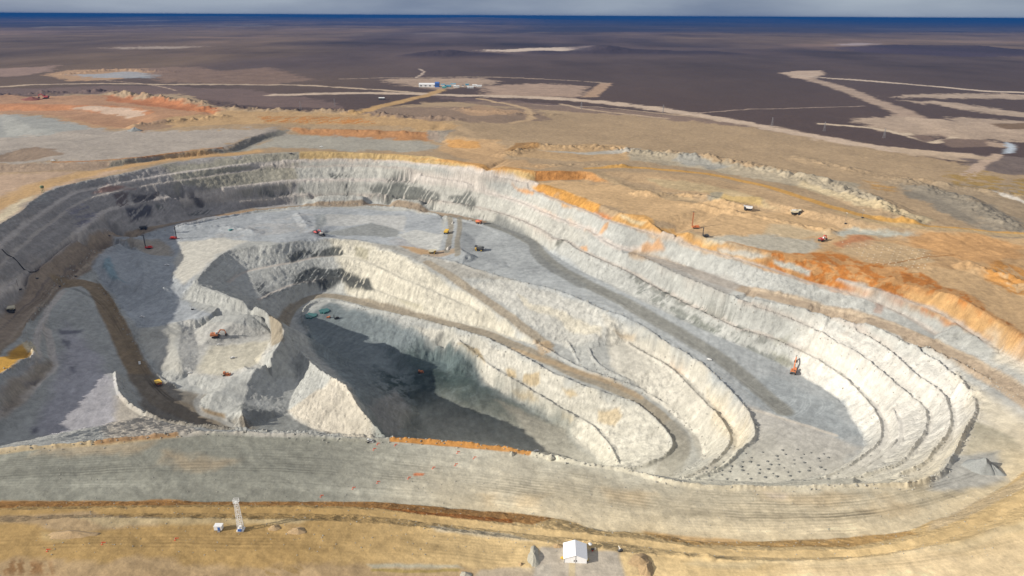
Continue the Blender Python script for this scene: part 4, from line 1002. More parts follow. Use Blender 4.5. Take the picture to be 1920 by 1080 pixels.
# ---- excavators (boom towards +x)
def excavator(paint, cabm, reach=0):
    t = thing('excavator')
    for y in (-2.3, 2.3):
        MB().prism([(-3.6, .6), (-3.0, 0), (3.0, 0), (3.6, .6), (3.6, 1.1), (3.0, 1.6), (-3.0, 1.6), (-3.6, 1.1)], y-.5, y+.5).build('track', M_BLK, t)
    MB().cyl((0, 0, 1.2), (0, 0, 2.0), 1.5, n=14).box((0, 0, 1.1), (3, 3.6, .6)).build('undercarriage', M_DRK, t)
    bd = MB().box((-1.2, 0, 3.2), (6.6, 5.0, 2.3), bev=.25).build('engine_house', paint, t)
    MB().box((-4.6, 0, 2.9), (.9, 4.6, 1.9), bev=.25).build('counterweight', M_DRK, t)
    MB().cyl((-2.5, 1.2, 4.3), (-2.5, 1.2, 5.4), .18).build('exhaust', M_DRK, bd)
    MB().box((-2.6, -1.2, 4.4), (2.2, 1.4, .25)).build('grille', M_DRK, bd)
    cb = MB().box((1.4, -1.7, 5.1), (2.2, 1.7, 2.0), bev=.15).build('cab', cabm, t)
    MB().box((2.52, -1.7, 5.3), (.06, 1.4, 1.3)).box((1.4, -2.57, 5.3), (1.6, .06, 1.2)).build('window', M_GLS, cb)
    if reach: P = [(1.9, 3.4), (6.5, 9.5), (12.0, 12.5), (12.5, 8.0)]
    else: P = [(1.9, 3.4), (5.0, 7.2), (8.6, 6.4), (9.4, 2.4)]
    bm_ = MB()
    for a, b, w in ((0, 1, 1.1), (1, 2, .9)): bm_.bar((P[a][0], .2, P[a][1]), (P[b][0], .2, P[b][1]), 1.0, w)
    bo = bm_.build('boom', paint, t)
    MB().cyl((2.6, .9, 3.0), (P[1][0]*.85, .9, P[1][1]*.85), .16).cyl((2.6, -.5, 3.0), (P[1][0]*.85, -.5, P[1][1]*.85), .16).build('hydraulic_ram', M_GRY, bo)
    MB().bar((P[2][0], .2, P[2][1]), (P[3][0], .2, P[3][1]), .8, .7).build('stick', paint, t)
    x0, z0 = P[3]
    bk = MB().prism([(x0-.9, z0+.2), (x0+.9, z0+.4), (x0+1.3, z0-1.2), (x0+.2, z0-2.0), (x0-1.1, z0-1.5)], -1.2, 1.6).build('bucket', M_DRK, t)
    tb = MB()
    for k in range(4): tb.box((x0+1.3, -.9+k*.7, z0-1.5), (.25, .2, .6))
    tb.build('teeth', M_GRY, bk)
    return t
G_E = 'excavators in the mine'
place(excavator(M_ORG, M_WHT), 405, 632, 15, 'big orange-red excavator with a white cab in the bright round cutting', 'excavator', G_E, 1.2)
place(excavator(M_ORG, M_ORG, 1), 1487, 700, 62, 'orange excavator reaching its long boom up the bench wall of the right bowl', 'excavator', G_E, 1.05)
place(excavator(M_RED, M_WHT), 1540, 452, 30, 'red excavator with white cab digging beside the dark red rubble', 'excavator', G_E, .95)
place(excavator(M_PNK, M_DRK), 594, 438, -30, 'faded red shovel loading the black truck in the far cutting', 'excavator', G_E, 1.0)
place(excavator(M_PNK, M_DRK), 86, 185, 190, 'dark red excavator far off on the orange workings at the upper left', 'excavator', G_E, 1.9)

# ---- drill rigs
def drill(paint, h=21):
    t = thing('drill_rig')
    for y in (-1.9, 1.9): MB().prism([(-3.8, .6), (-3.2, 0), (3.2, 0), (3.8, .6), (3.8, .9), (3.2, 1.4), (-3.2, 1.4), (-3.8, .9)], y-.45, y+.45).build('track', M_BLK, t)
    MB().box((0.4, 0, 1.9), (11, 4.2, .8), bev=.1).build('deck', paint, t)
    MB().box((1.6, .3, 3.2), (5.4, 3.0, 1.9), bev=.15).build('power_pack', paint, t)
    cb = MB().box((-3.4, -1.3, 3.3), (1.9, 1.7, 2.0), bev=.1).build('cab', paint, t); MB().box((-4.38, -1.3, 3.5), (.06, 1.3, 1.1)).build('window', M_GLS, cb)
    m = MB(); X = -4.4
    for dx, dy in ((-.55, -.55), (.55, -.55), (-.55, .55), (.55, .55)): m.bar((X+dx, 1+dy, 1.2), (X+dx, 1+dy, h), .2)
    for k in range(int(h/2)):
        z = 2+k*2.0
        for s_ in (-.55, .55): m.bar((X-.55, 1+s_, z), (X+.55, 1+s_, z+1.6 if z+1.6 < h else z), .12); m.bar((X+s_, .45, z), (X+s_, 1.55, z), .12)
    mt = m.build('mast', M_DRK if paint is not M_ORG else M_ORG, t)
    MB().cyl((X, 1, 1), (X, 1, h-1), .2).build('drill_string', M_DRK, mt)
    MB().box((X, 1, h+.2), (1.5, 1.5, .5)).build('crown_block', M_DRK, mt)
    for sx in (-3.0, 4.9):
        for sy in (-1.9, 1.9): MB().cyl((sx+.6, sy, 0), (sx+.6, sy, 2), .2).cyl((sx+.6, sy, 0), (sx+.6, sy, .15), .5).build('jack', M_GRY, t)
    return t
G_D = 'drill rigs with tall masts'
place(drill(M_RED), 279, 466, 12, 'red drill rig with black mast on the brown patch under the haul road', 'drill rig', G_D, 1.0)
place(drill(M_RED), 326, 448, 190, 'red drill rig with black mast at the edge of the pale slope', 'drill rig', G_D, 1.0)
place(drill(M_ORG, 22), 1304, 428, 0, 'orange drill rig with orange mast on the ochre terrace', 'drill rig', G_D, 1.0)
place(drill(M_DRK, 15), 1323, 444, 0, 'small black drill rig just below the orange one', 'drill rig', G_D, .8)
place(drill(M_DRK, 9), 631, 598, 30, 'small black drill rig on the grey floor by the teal puddles', 'drill rig', G_D, .7)

# ---- dozers
def dozer(paint):
    t = thing('bulldozer')
    for y in (-1.3, 1.3): MB().prism([(-2.4, .5), (-1.9, 0), (1.9, 0), (2.4, .5), (2.3, .9), (0, 1.5), (-2.3, .9)], y-.35, y+.35).build('track', M_BLK, t)
    MB().box((.9, 0, 1.8), (2.8, 1.6, 1.2), bev=.1).build('engine_hood', paint, t)
    cb = MB().box((-1.1, 0, 2.5), (1.7, 1.9, 2.0), bev=.1).build('cab', paint, t); MB().box((-.22, 0, 2.8), (.06, 1.5, 1)).box((-1.1, 0, 2.8), (1.3, 1.94, .9)).build('window', M_GLS, cb)
    bl = MB().prism([(3.2, .1), (2.9, .8), (3.15, 1.7), (3.35, 1.7), (3.15, .8), (3.5, .1)], -2.3, 2.3).build('blade', paint, t)
    MB().bar((0, -1.7, .8), (3.0, -1.9, .8), .25).bar((0, 1.7, .8), (3.0, 1.9, .8), .25).build('push_arm', paint, bl)
    MB().bar((-2.2, 0, 1.4), (-3.4, 0, 1.2), .3).bar((-3.4, 0, 1.4), (-3.5, 0, .1), .2).build('ripper', M_DRK, t)
    MB().cyl((1.4, .4, 2.3), (1.4, .4, 3.3), .09).build('exhaust', M_DRK, t)
    return t
G_B = 'bulldozers in the pit'
place(dozer(M_ORG), 788, 699, 20, 'orange bulldozer in the dark hollow of the deepest floor', 'bulldozer', G_B, 1.15)
place(dozer(M_ORG), 424, 704, 5, 'orange-brown bulldozer at the lower lip of the bright round cutting', 'bulldozer', G_B, 1.3)
place(dozer(M_ORG), 617, 596, 170, 'orange bulldozer on the grey floor by the teal puddles', 'bulldozer', G_B, .9)
place(dozer(M_WHT), 693, 829, 10, 'white bulldozer on the near edge of the pit, left end of the orange berm', 'bulldozer', G_B, .75)

# ---- pickups
def pickup(paint):
    t = thing('pickup_truck')
    MB().box((0, 0, .8), (5.3, 1.9, .7), bev=.1).build('body', paint, t)
    cb = MB().box((.3, 0, 1.5), (2.2, 1.7, .8), bev=.08, taper=.82).build('cab', paint, t)
    MB().box((.3, 0, 1.52), (1.5, 1.62, .5)).box((.3, 0, 1.52), (2.08, 1.2, .5)).build('window', M_GLS, cb)
    MB().box((-1.75, -.88, 1.3), (1.7, .1, .35)).box((-1.75, .88, 1.3), (1.7, .1, .35)).box((-2.58, 0, 1.3), (.1, 1.8, .35)).build('cargo_bed', paint, t)
    for sx in (-1.6, 1.65):
        for y in (-.9, .9): MB().cyl((sx, y-.14, .42), (sx, y+.14, .42), .42, n=14).build('wheel', M_BLK, t)
    for y in (-.65, .65): MB().box((2.66, y, .95), (.06, .35, .2)).build('headlight', M_LMP, t)
    return t
G_P = 'light vehicles around the mine'
pv = pickup(M_WHT); tree = {}
def index(o):
    tree[o.name] = kids(o)
    for c in tree[o.name]: index(c)
index(pv)
for i, (u, v, rz, lab, sc) in enumerate([
    (313, 498, 10, 'white pickup truck beside the shadow edge on the upper left terrace', 1.2),
    (1330, 675, -30, 'white pickup truck on the dark track in the right bowl', 1.0),
    (262, 682, -60, 'white pickup truck driving on the brown ramp', 1.1),
    (436, 672, 30, 'white pickup truck on the bright floor right of the big excavator', 1.0),
    (410, 647, 12, 'white pickup truck just below the big excavator', .9),
    (267, 595, 160, 'white pickup truck at the foot of the blue-grey slope beside the ramp', 1.2),
    (356, 700, 10, 'white pickup truck in the shade below the round cutting', .8),
    (100, 302, 0, 'white pickup truck on the far grey ground by the long mound', 1.4),
    (603, 276, 0, 'white pickup truck on the flat ground behind the far rim', 1.3),
    (881, 414, 170, 'white pickup truck left of the loaded orange haul truck', 1.0),
    (1005, 846, 190, 'white pickup truck parked on the near edge right of the orange berm', .9),
    (372, 421, 10, 'white pickup truck below the haul road, right of the drill rigs', .9)]):
    o = pv if i == 0 else copy_tree(pv, None, tree)
    place(o, u, v, rz, lab, 'pickup truck', G_P, sc)
place(pickup(M_TEAL), 433, 432, 40, 'teal pickup truck alone on the upper grey terrace', 'pickup truck', G_P, 1.3)
place(pickup(M_DRK), 546, 289, 0, 'black pickup truck on the road at the far rim', 'pickup truck', G_P, 1.2)

# ---- lighting masts and poles
def light_mast(h=9, pole=M_WOD):
    t = thing('light_mast')
    MB().box((0, 0, .9), (3.2, 1.7, 1.2), bev=.1).build('generator', M_DRK, t)
    MB().bar((1.6, 0, .6), (3.0, 0, .4), .15).build('drawbar', M_DRK, t)
    for y in (-.95, .95): MB().cyl((0, y-.12, .4), (0, y+.12, .4), .4).build('wheel', M_BLK, t)
    m = MB().cyl((-.9, 0, 1.4), (-.9, 0, h), .16).cyl((-.9, 0, h-.2), (-.9, 0, h), .1).build('pole', pole, t)
    MB().bar((-.9, -1.2, h), (-.9, 1.2, h), .14).build('crossbar', pole, m)
    for y in (-1.1, -.4, .4, 1.1): MB().box((-.75, y, h+.3), (.3, .5, .45)).build('lamp', M_LMP, t)
    return t
G_L = 'lighting masts along the haul roads'
for u, v, h, lab, sc in [(38, 544, 11, 'lighting mast on a dark trailer at the inner side of the left haul road', 1.25),
    (70, 523, 11, 'lighting mast on the berm right of the dark trailer, under the sagging cable', 1.0),
    (112, 538, 10, 'lighting mast at the fork where the brown ramp leaves the haul road', 1.0),
    (142, 519, 9, 'lighting mast just right of the fork, on the grey ground', 1.0),
    (205, 443, 9, 'lighting mast beside the haul road left of the black truck', 1.0),
    (1585, 420, 15, 'tall lighting mast on the ochre terrace, left one of two', 1.0),
    (1617, 409, 11, 'tall lighting mast on the ochre terrace, right one of two', 1.0),
    (361, 581, 6, 'small lighting mast on the striped shelf above the round cutting', 1.0),
    (1163, 1034, 3.2, 'low white lighting mast by the spoil right of the tent', .8)]:
    place(light_mast(h, M_WHT if 'white' in lab else M_WOD), u, v, 20, lab, 'lighting mast', G_L, sc)

# ---- water tank tower at the left rim
t = thing('water_tower')
for sx in (-1.5, 1.5):
    for sy in (-1.5, 1.5): MB().bar((sx, sy, 0), (sx*.7, sy*.7, 7), .35).build('leg', M_GRN, t)
MB().cyl((0, 0, 7), (0, 0, 10), 2.6, n=16).cyl((0, 0, 10), (0, 0, 11), 2.6, .3, n=16).build('tank', M_GRN, t)
MB().bar((-1.3, -1.3, 2), (1.3, 1.3, 5), .15).bar((1.3, -1.3, 2), (-1.3, 1.3, 5), .15).build('brace', M_GRN, t)
place(t, 81, 361, 0, 'dark green water tank on legs at the left rim of the pit', 'water tower')

# ---- cable on the left wall
cv = bmesh.new(); pr = None
pts = [Vector(hitz(u, v)) for u, v in ((4, 468), (14, 478), (26, 484), (36, 494), (46, 506), (56, 511), (66, 511), (74, 506))]
b = MB()
for p, q_ in zip(pts[:-1], pts[1:]): b.cyl(p+Vector((0, -.5, .8)), q_+Vector((0, -.5, .8)), .55, n=6)
tag(b.build('power_cable', M_BLK), 'thick black cable sagging across the benches at the far left', 'cable')

# ---- puddles
for u, v, a, b_, lab in ((583, 591, 8, 5, 'round teal puddle on the pit floor, left of the two'), (608, 583, 7, 4, 'narrow teal puddle on the pit floor, right of the two')):
    X, Yv, Z = hitz(u, v); bm_ = bmesh.new(); n = 24
    vs_ = [bm_.verts.new((a*math.cos(k*2*math.pi/n)*(1+.15*math.sin(k*1.7)), b_*2*math.sin(k*2*math.pi/n)*(1+.15*math.cos(k*2.3)), 0)) for k in range(n)]
    f_ = bm_.faces.new(vs_); r = bmesh.ops.extrude_face_region(bm_, geom=[f_]); bmesh.ops.translate(bm_, verts=[e for e in r['geom'] if isinstance(e, bmesh.types.BMVert)], vec=(0, 0, -2))
    bmesh.ops.recalc_face_normals(bm_, faces=bm_.faces)
    me = bpy.data.meshes.new('puddle'); bm_.to_mesh(me); bm_.free(); me.materials.append(mat('puddle_water', (.03, .13, .12), .08)); o = bpy.data.objects.new('puddle', me); COL.objects.link(o)
    o.location = (X, Yv, max(ground(X+dx, Yv+dy) for dx in (-5, 0, 5) for dy in (-6, 0, 6))-.1); tag(o, lab, 'puddle', 'teal puddles on the pit floor')

# ---- heaps
def heap(name, L_, W_, H_, m, seed=1, ridge=0.0):
    b = bmesh.new(); nr, na = 12, 30; rings = []
    top = b.verts.new((0, 0, H_))
    rnd = random.Random(seed); ph = [rnd.uniform(0, 6) for _ in range(6)]
    for i in range(1, nr+1):
        f = i/nr; row = []
        for k in range(na):
            a = k*2*math.pi/na
            w = 1+.10*math.sin(3*a+ph[0])+.07*math.sin(5*a+ph[1])+.05*math.sin(9*a+ph[2]+f*3)+rnd.uniform(-.035, .035)
            z = H_*(1-f)**(1.05)+.05*H_*math.sin(7*a+ph[3]+5*f)*f*(1-f)*2+rnd.uniform(-.045, .045)*H_*(1-f*.6)+.06*H_*math.sin(4*a+ph[4])*math.sin(6*f)*(1-f)
            row.append(b.verts.new((math.cos(a)*(f*W_+ridge*L_*(1 if True else 0)*min(1, f*6)) * w if ridge else math.cos(a)*f*L_*w, math.sin(a)*f*W_*w, z if i < nr else -1.5)))
        rings.append(row)
    for k in range(na): b.faces.new((top, rings[0][k], rings[0][(k+1) % na]))
    for r0, r1 in zip(rings[:-1], rings[1:]):
        for k in range(na): b.faces.new((r0[k], r1[k], r1[(k+1) % na], r0[(k+1) % na]))
    for f_ in b.faces: f_.smooth = True
    me = bpy.data.meshes.new(name); bmesh.ops.recalc_face_normals(b, faces=b.faces); b.to_mesh(me); b.free(); me.materials.append(m)
    o = bpy.data.objects.new(name, me); COL.objects.link(o); return o
place(heap('gravel_heap', 11, 10, 8.5, M_GRV, 3), 1842, 878, 20, 'steep grey gravel heap standing on the flat ground at the right', 'gravel heap')
place(heap('gravel_heap', 12, 6, 4.5, M_GRV, 4), 1858, 882, -60, 'lower grooved gravel heap leaning on the right side of the steep one', 'gravel heap')
place(heap('spoil_mound', 3.2, 8.5, 2.6, M_GSP, 5), 1001, 1046, 0, 'long grey spoil mound left of the white tent', 'spoil mound')
place(heap('spoil_mound', 6, 5, 2.6, M_OSP, 6), 1200, 1052, 20, 'brown rough spoil mound right of the tent pad', 'spoil mound')
place(heap('spoil_mound', 4, 6, 2.4, M_OSP, 26), 1212, 1068, -10, 'brown spoil mound at the bottom edge right of the tent pad', 'spoil mound')
place(heap('spoil_mound', 2.6, 1.6, 1.4, M_OSP, 7), 1046, 1024, 0, 'small brown spoil mound behind the left corner of the tent', 'spoil mound')
place(heap('spoil_mound', 14, 3.4, 2.4, M_OSP, 8), 135, 1003, 0, 'ochre spoil mound near the lower left edge of the ground', 'spoil mound')
place(heap('spoil_mound', 3.4, 2.6, 1.5, M_OSP, 9), 515, 990, 0, 'ochre spoil mound right of the lattice tower, smaller one', 'spoil mound')
place(heap('spoil_mound', 5, 3.0, 1.9, M_OSP, 10), 558, 996, 0, 'ochre spoil mound right of the lattice tower, curved larger one', 'spoil mound')
place(heap('spoil_mound', 1.8, 3, 1.8, M_GSP, 11), 960, 851, 0, 'grey spoil mound at the right end of the orange berm', 'spoil mound')
place(heap('spoil_mound', 2.2, 3, 1.8, M_GSP, 12), 1034, 857, 0, 'grey spoil mound on the near edge right of the parked white pickup', 'spoil mound')
place(heap('spoil_mound', 3.2, 2.2, 1.5, M_GSP, 13), 873, 1078, 0, 'grey spoil mound at the bottom edge of the picture', 'spoil mound')
place(heap('spoil_mound', 1.2, 1.2, 1.2, M_OSP, 14), 977, 1058, 0, 'tiny spoil mound at the left foot of the long grey mound', 'spoil mound')
place(heap('spoil_mound', 34, 14, 9, mat('red_spoil', (.20, .07, .05), .95), 15), 60, 187, 0, 'dark red spoil mound beside the far off excavator at the upper left', 'spoil mound')
place(heap('spoil_mound', 16, 12, 8, M_GRV, 16), 253, 245, 0, 'dark grey spoil mound at the end of the orange workings', 'spoil mound')
place(heap('spoil_mound', 10, 2.4, 1.4, M_GSP, 17), 1670, 903, 8, 'flat rocky spoil mound on the near edge below the stepped benches', 'spoil mound')
# islands of the connecting ramp
place(heap('spoil_mound', 2.2, 9, 2.2, M_PCT, 18), 849, 418, 0, 'pale narrow spoil mound between the lanes at the top of the connecting ramp', 'spoil mound')
place(heap('spoil_mound', 2.6, 12, 2.2, M_PCT, 19), 841, 465, -8, 'pale narrow spoil mound between the lanes at the foot of the connecting ramp', 'spoil mound')
h0 = heap('cuttings_heap', 1.25, 1.25, 1.0, M_CUT, 21)
rnd = random.Random(5); first = True
for r_ in range(9):
    for c_ in range(12):
        u = 1300+c_*24+r_*5+rnd.uniform(-6, 6); v = 838+r_*8.0+rnd.uniform(-2, 2)-(c_-6)*1.2
        if v > 903 or v < 842 or u > 1560 or u < 1288+max(0, 892-v)*2.6 or rnd.random() < .22: continue
        o = h0 if first else h0.copy()
        if not first: COL.objects.link(o)
        first = False
        place(o, u, v, rnd.uniform(0, 360), 'low dark heap of drill cuttings on the flat grey floor of the right bowl', 'cuttings heap', 'drill cuttings on the right bowl floor', rnd.uniform(.7, 1.25))
h1 = heap('cuttings_heap', 1.9, 1.9, 1.1, M_OSP2, 22); first = True
for r_ in range(7):
    for c_ in range(15):
        u = 1580+c_*11+r_*9; v = 455+r_*6.2+c_*1.2+rnd.uniform(-1, 1)
        if rnd.random() < .15 or u > 1745: continue
        o = h1 if first else h1.copy()
        if not first: COL.objects.link(o)
        first = False
        place(o, u, v, rnd.uniform(0, 360), 'pale little heap of drill cuttings in the rows on the orange terrace', 'cuttings heap', 'drill cuttings on the orange terrace', rnd.uniform(.4, .65))

# ---- orange markers
G_M = 'orange markers on the near ground'
def marker():
    t = thing('marker_flag')
    MB().cyl((0, 0, 0), (0, 0, 1.5), .05, n=6).build('stake', M_WHT, t)
    MB().prism([(0, 1.45), (1.7, 1.25), (1.9, .9), (0, .7)], -.05, .05).build('flag', M_FLG, t)
    MB().box((0, 0, .15), (.7, .7, .3), taper=.6).build('base', M_FLG, t)
    return t
mk = marker(); tree = {}; index(mk)
for i, (u, v, lab) in enumerate([(601, 932, 'beside the ochre edge left of the middle'), (661, 917, 'second from the ochre edge in the rising row'), (707, 906, 'third from the ochre edge in the rising row'),
    (765, 898, 'just left of the orange paint patch'), (811, 879, 'just right of the orange paint patch'), (853, 873, 'below the pair at the right end of the row'), (888, 860, 'farthest right on the grey shelf'),
    (857, 850, 'nearest to the orange berm'), (740, 836, 'right of the white bulldozer'), (707, 834, 'touching the shade of the white bulldozer'), (700, 844, 'just below the white bulldozer'),
    (88, 1034, 'leftmost on the ochre ground'), (191, 1021, 'middle of three on the ochre ground'), (328, 1013, 'on the ochre ground left of the white cabin')]):
    o = mk if i == 0 else copy_tree(mk, None, tree)
    place(o, u, v, 10, 'small orange marker flag '+lab, 'marker flag', G_M, 1.15)

# ---- white tent
t = thing('tent')
Wt, Lt, He, Hr = 5.6, 5.2, 2.9, 5.0
MB().prism([(-Wt, 0), (Wt, 0), (Wt, He), (0, Hr), (-Wt, He)], -Lt, Lt).build('canvas_walls', M_CAN, t)
r = MB()
for sg in (-1, 1): r.prism([(0, Hr+.02), (sg*(Wt+.35), He-.12), (sg*(Wt+.35), He+.02), (0, Hr+.18)], -Lt-.3, Lt+.3)
r.build('roof', M_CAN, t)
for sx in (-.55, .55): MB().box((sx, -Lt-.03, 1.6), (.45, .08, 1.1)).build('window', M_DRK, t)
MB().box((0, -Lt-.02, 1.1), (2.4, .04, 2.15)).build('door', M_CAN, t)
for sx in (-Wt, 0, Wt):
    for sy in (-Lt-.1, Lt+.1): MB().cyl((sx, sy, 0), (sx, sy, Hr-.1 if sx == 0 else He), .07, n=6).build('pole', M_GRY, t)
place(t, 1078, 1042, -3, 'white gable tent on the grey pad at the bottom of the picture', 'tent')
bg0 = MB().box((0, 0, .5), (1.5, 1.1, 1.0), bev=.25).box((.6, -.7, .35), (1.0, .9, .7), bev=.2).build('sandbag', M_BAG)
place(bg0, 1054, 1047, 20, 'yellow sandbags at the left front corner of the tent', 'sandbags', 'sandbags at the tent corners')
o = bg0.copy(); COL.objects.link(o); place(o, 1100, 1049, -20, 'yellow sandbags at the right front corner of the tent', 'sandbags', 'sandbags at the tent corners')
t = thing('hand_cart')
MB().box((0, 0, .8), (1.6, 1.0, .5), bev=.05).build('tray', M_DRK, t); MB().bar((.8, -.4, .8), (1.7, -.4, 1.3), .08).bar((.8, .4, .8), (1.7, .4, 1.3), .08).build('handle', M_WHT, t)
for y in (-.6, .6): MB().cyl((-.2, y-.08, .4), (-.2, y+.08, .4), .4).build('wheel', M_RED, t)
place(t, 1111, 1032, 10, 'dark hand cart with red wheels in the shade right of the tent', 'cart')
t = thing('parasol'); MB().cyl((0, 0, 0), (0, 0, 2.4), .05, n=6).build('pole', M_GRY, t); MB().cyl((0, 0, 2.1), (0, 0, 2.7), 1.1, .05, n=10).build('canopy', M_WHT, t)
place(t, 1106, 1026, 0, 'small white parasol behind the right side of the tent', 'parasol')

# ---- white cabin and lattice tower
t = thing('site_cabin')
MB().box((0, 0, 1.75), (4.0, 2.6, 2.5), bev=.08).build('body', M_WHT, t)
d_ = MB().box((.55, -1.33, 1.65), (1.3, .1, 1.9)).build('door', M_BLU, t); MB().box((1.0, -1.41, 1.6), (.08, .1, .2)).build('handle', M_GRY, d_)
MB().box((0, 0, 3.06), (4.2, 2.8, .14)).build('roof', M_WHT, t)
for sx in (-1.8, 1.8):
    for sy in (-1.1, 1.1): MB().box((sx, sy, .25), (.25, .25, .5)).build('leg', M_DRK, t)
MB().box((.55, -1.8, .2), (1.3, .8, .4)).build('step', M_GRY, t)
place(t, 411, 993, 0, 'white site cabin with a blue door left of the lattice tower', 'cabin')
t = thing('lattice_tower'); H = 18.0
def half(z): return 1.25-.45*z/H
for sx in (-1, 1):
    for sy in (-1, 1): MB().bar((sx*half(0), sy*half(0), 0), (sx*half(H), sy*half(H), H), .2).build('leg', M_WHT, t)
m = MB(); z = .5; sg = 1
while z < H-1:
    a, b2 = half(z), half(z+1.5)
    for (p0, p1) in (((-a, -a), (b2, -b2)), ((-a, a), (b2, b2)), ((-a, -a), (-b2, b2)), ((a, -a), (b2, b2))):
        (x0, y0), (x1, y1) = (p0, p1)
        if sg < 0: 
            if y0 == y1 or abs(y0+y1) > abs(x0+x1): x0, x1 = -x0, -x1
            else: y0, y1 = -y0, -y1
        m.bar((x0, y0, z), (x1, y1, z+1.5), .10)
    for s_ in (-1, 1): m.bar((-a, s_*a, z), (a, s_*a, z), .1); m.bar((s_*a, -a, z), (s_*a, a, z), .1)
    z += 1.5; sg = -sg
m.build('bracing', M_WHT, t)
hd = MB().box((0, 0, H), (2.6, 2.0, .18)).build('platform', M_WHT, t)
rl = MB()
for sx in (-1.25, 1.25):
    for sy in (-.95, .95): rl.bar((sx, sy, H), (sx, sy, H+1.9), .14)
for zz in (H+1.0, H+1.9):
    for sy in (-.95, .95): rl.bar((-1.25, sy, zz), (1.25, sy, zz), .12)
    for sx in (-1.25, 1.25): rl.bar((sx, -.95, zz), (sx, .95, zz), .12)
rl.build('railing', M_WHT, hd)
for sx in (-.7, .7): MB().box((sx, -.6, H+.8), (.6, .5, .6)).build('lamp', M_LMP, t)
MB().box((0, 0, .45), (3.6, 3.2, .9), bev=.1).build('base', M_WHT, t)
MB().box((0, -1.65, 1.3), (1.9, .6, 1.2)).build('control_box', M_BLU, t); MB().cyl((0, 0, 1), (0, 0, 2.6), 1.0, n=14).build('tank', M_WHT, t)
place(t, 452, 994, 0, 'white lattice light tower on its base in the near ground', 'light tower')

# ---- camp far out on the plain
G_C = 'buildings of the camp on the plain'
def shed(L_, W_, H_, wallm, roofm, nwin=4, name='camp_building'):
    t = thing(name)
    wl = MB().box((0, 0, H_/2), (L_, W_, H_)).build('wall', wallm, t)
    MB().prism([(-W_/2-.6, H_), (0, H_+W_*.16), (W_/2+.6, H_), (W_/2+.6, H_+.3), (0, H_+W_*.16+.35), (-W_/2-.6, H_+.3)], -L_/2-.5, L_/2+.5).build('roof', roofm, t).rotation_euler = (0, 0, math.pi/2)
    for k in range(nwin): MB().box((-L_/2+(k+.5)*L_/nwin, -W_/2-.05, H_*.55), (L_/nwin*.4, .12, H_*.35)).build('window', M_GLS, wl)
    MB().box((L_/2+.05, 0, H_*.4), (.12, W_*.25, H_*.8)).build('door', M_DRK, wl)
    return t
for u, v, L_, W_, H_, wm, rm, lab in [(803, 163, 62, 26, 9, M_WHT, M_WHT, 'long white shed at the left end of the camp on the plain'),
    (820, 163, 14, 24, 13, M_BLU, M_BLU, 'tall blue end block touching the long white shed of the camp'),
    (831, 161, 14, 10, 5, M_WHT, M_BLR, 'small blue roofed hut right behind the tall blue block'),
    (840, 163, 22, 12, 5, M_BLR, M_BLR, 'blue roofed hut in the middle of the camp, biggest of the blue huts'),
    (850, 160, 18, 10, 5, M_WHT, M_BLR, 'blue roofed hut at the right of the blue huts'),
    (856, 164, 20, 9, 5, M_WHT, M_WHT, 'white hut in front of the blue roofed huts'),
    (833, 165, 14, 8, 4, M_TEAL, M_TEAL, 'teal hut in front of the blue roofed huts'),
    (868, 162, 8, 6, 4, M_WHT, M_DRK, 'small dark roofed hut alone between the blue and white groups'),
    (882, 165, 22, 10, 5, M_WHT, M_WHT, 'white hut at the left of the right hand white group'),
    (890, 162, 16, 9, 5, M_WHT, M_WHT, 'white hut at the back of the right hand white group'),
    (898, 163, 20, 9, 5, M_WHT, M_WHT, 'white hut at the right end of the camp'),
    (876, 160, 12, 8, 4, M_BLR, M_BLR, 'blue hut at the back of the right hand white group')]:
    place(shed(L_, W_, H_, wm, rm), u, v, 0, lab, 'building', G_C)
place(shed(16, 10, 5, M_DRK, M_WHT, 3, 'hut'), 716, 187, 0, 'lone hut with a white roof left of the ochre road', 'hut')

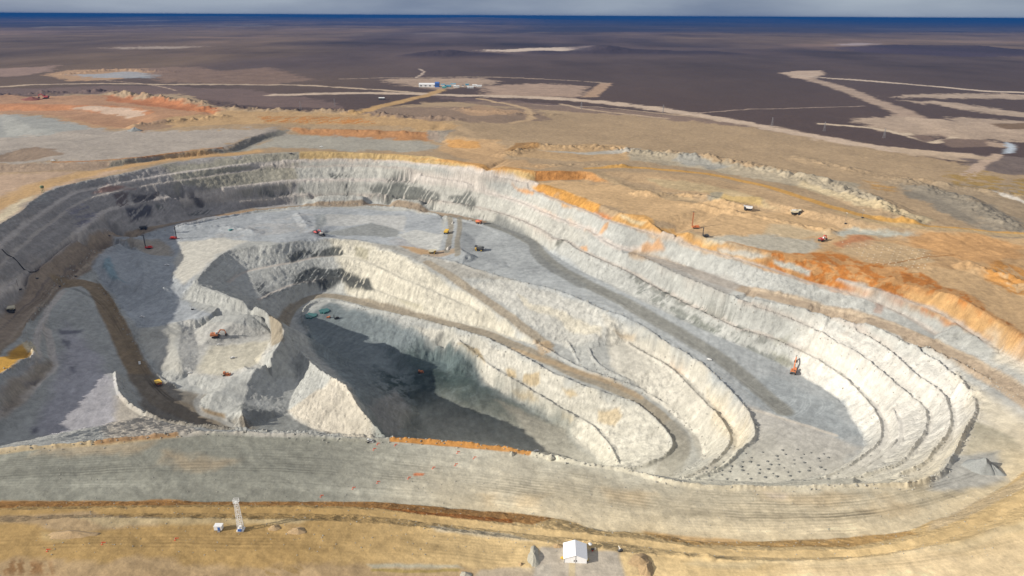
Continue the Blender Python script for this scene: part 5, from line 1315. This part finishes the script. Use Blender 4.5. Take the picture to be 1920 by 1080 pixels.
# ---- power line towers
def pylon(h=34):
    t = thing('transmission_tower')
    b = MB()
    for sx in (-1, 1):
        for sy in (-1, 1): b.bar((sx*3.2, sy*3.2, 0), (sx*.6, sy*.6, h), .42)
    for k in range(6):
        z = k*h/6.5; a = 3.2-2.6*z/h; z2 = z+h/6.5; a2 = 3.2-2.6*z2/h
        for s_ in (-1, 1): b.bar((-a, s_*a, z), (a2, s_*a2, z2), .25); b.bar((s_*a, a, z), (s_*a2, -a2, z2), .25)
    b.build('frame', M_GRY, t)
    for z, w in ((h*.72, 5), (h*.84, 4), (h*.95, 3)): MB().bar((-w, 0, z), (w, 0, z), .4).build('crossarm', M_GRY, t)
    return t
py_ = pylon(); tree = {}; index(py_)
for i, (u, v, lab) in enumerate([(564, 206, 'behind the ochre bench left of the small hut'), (628, 200, 'right of the one behind the ochre bench'), (1243, 212, 'on the pale haul strip right of the camp'),
    (1447, 237, 'beside the dark plain at the bend of the pale strip'), (1545, 246, 'on the dark plain left of the fan of pale tracks'), (1657, 259, 'on the dark patch below the fan of pale tracks'), (1090, 205, 'behind the tan ground below the camp clearing')]):
    o = py_ if i == 0 else copy_tree(py_, None, tree)
    place(o, u, v, 15, 'thin grey power line tower '+lab, 'transmission tower', 'power line towers on the plain', .62)

# ---- loose rock along the crests and on the near ground
def loose_rock():
    rr = np.random.RandomState(4); P = []
    for pts_, hg, hw in WIND:
        for p_ in pts_:
            n_ = 2 if p_[1] < 520 else 1
            for _ in range(n_): P.append((p_[0]+rr.normal(0, 2.6), p_[1]+rr.normal(0, 2.6), rr.uniform(.25, .75)*(1 if p_[1] < 520 else 1.35)))
    for _ in range(900):
        u, v = rr.uniform(0, 1900), rr.uniform(850, 1075)
        q_ = at(u, v, -12); P.append((q_[0], q_[1], rr.uniform(.15, .38)))
    ico = bmesh.new(); bmesh.ops.create_icosphere(ico, subdivisions=1, radius=1.0)
    bv = np.array([v_.co[:] for v_ in ico.verts]); bf = np.array([[v_.index for v_ in f_.verts] for f_ in ico.faces]); ico.free()
    V = []; Fc = []
    for k, (X, Yv, s_) in enumerate(P):
        if abs(X/Yv) > .9: continue
        sc_ = s_*rr.uniform(.6, 1.3, 3); a_ = rr.uniform(0, 6.28)
        w_v = bv*(1+rr.uniform(-.28, .28, (len(bv), 1)))*sc_
        xr = w_v[:, 0]*math.cos(a_)-w_v[:, 1]*math.sin(a_)+X; yr = w_v[:, 0]*math.sin(a_)+w_v[:, 1]*math.cos(a_)+Yv
        Fc.append(bf+len(bv)*len(V)); V.append(np.stack([xr, yr, w_v[:, 2]+ground(X, Yv)+s_*.25], 1))
    V = np.concatenate(V); Fc = np.concatenate(Fc)
    me = bpy.data.meshes.new('loose_rock'); me.from_pydata(V.tolist(), [], Fc.tolist()); me.materials.append(mat('loose_rock', (.36, .35, .31), .95, 0, .3))
    o = bpy.data.objects.new('loose_rock', me); COL.objects.link(o); tag(o, 'loose broken rock scattered along the bench crests and the near ground', 'rock', kind='stuff')
loose_rock()
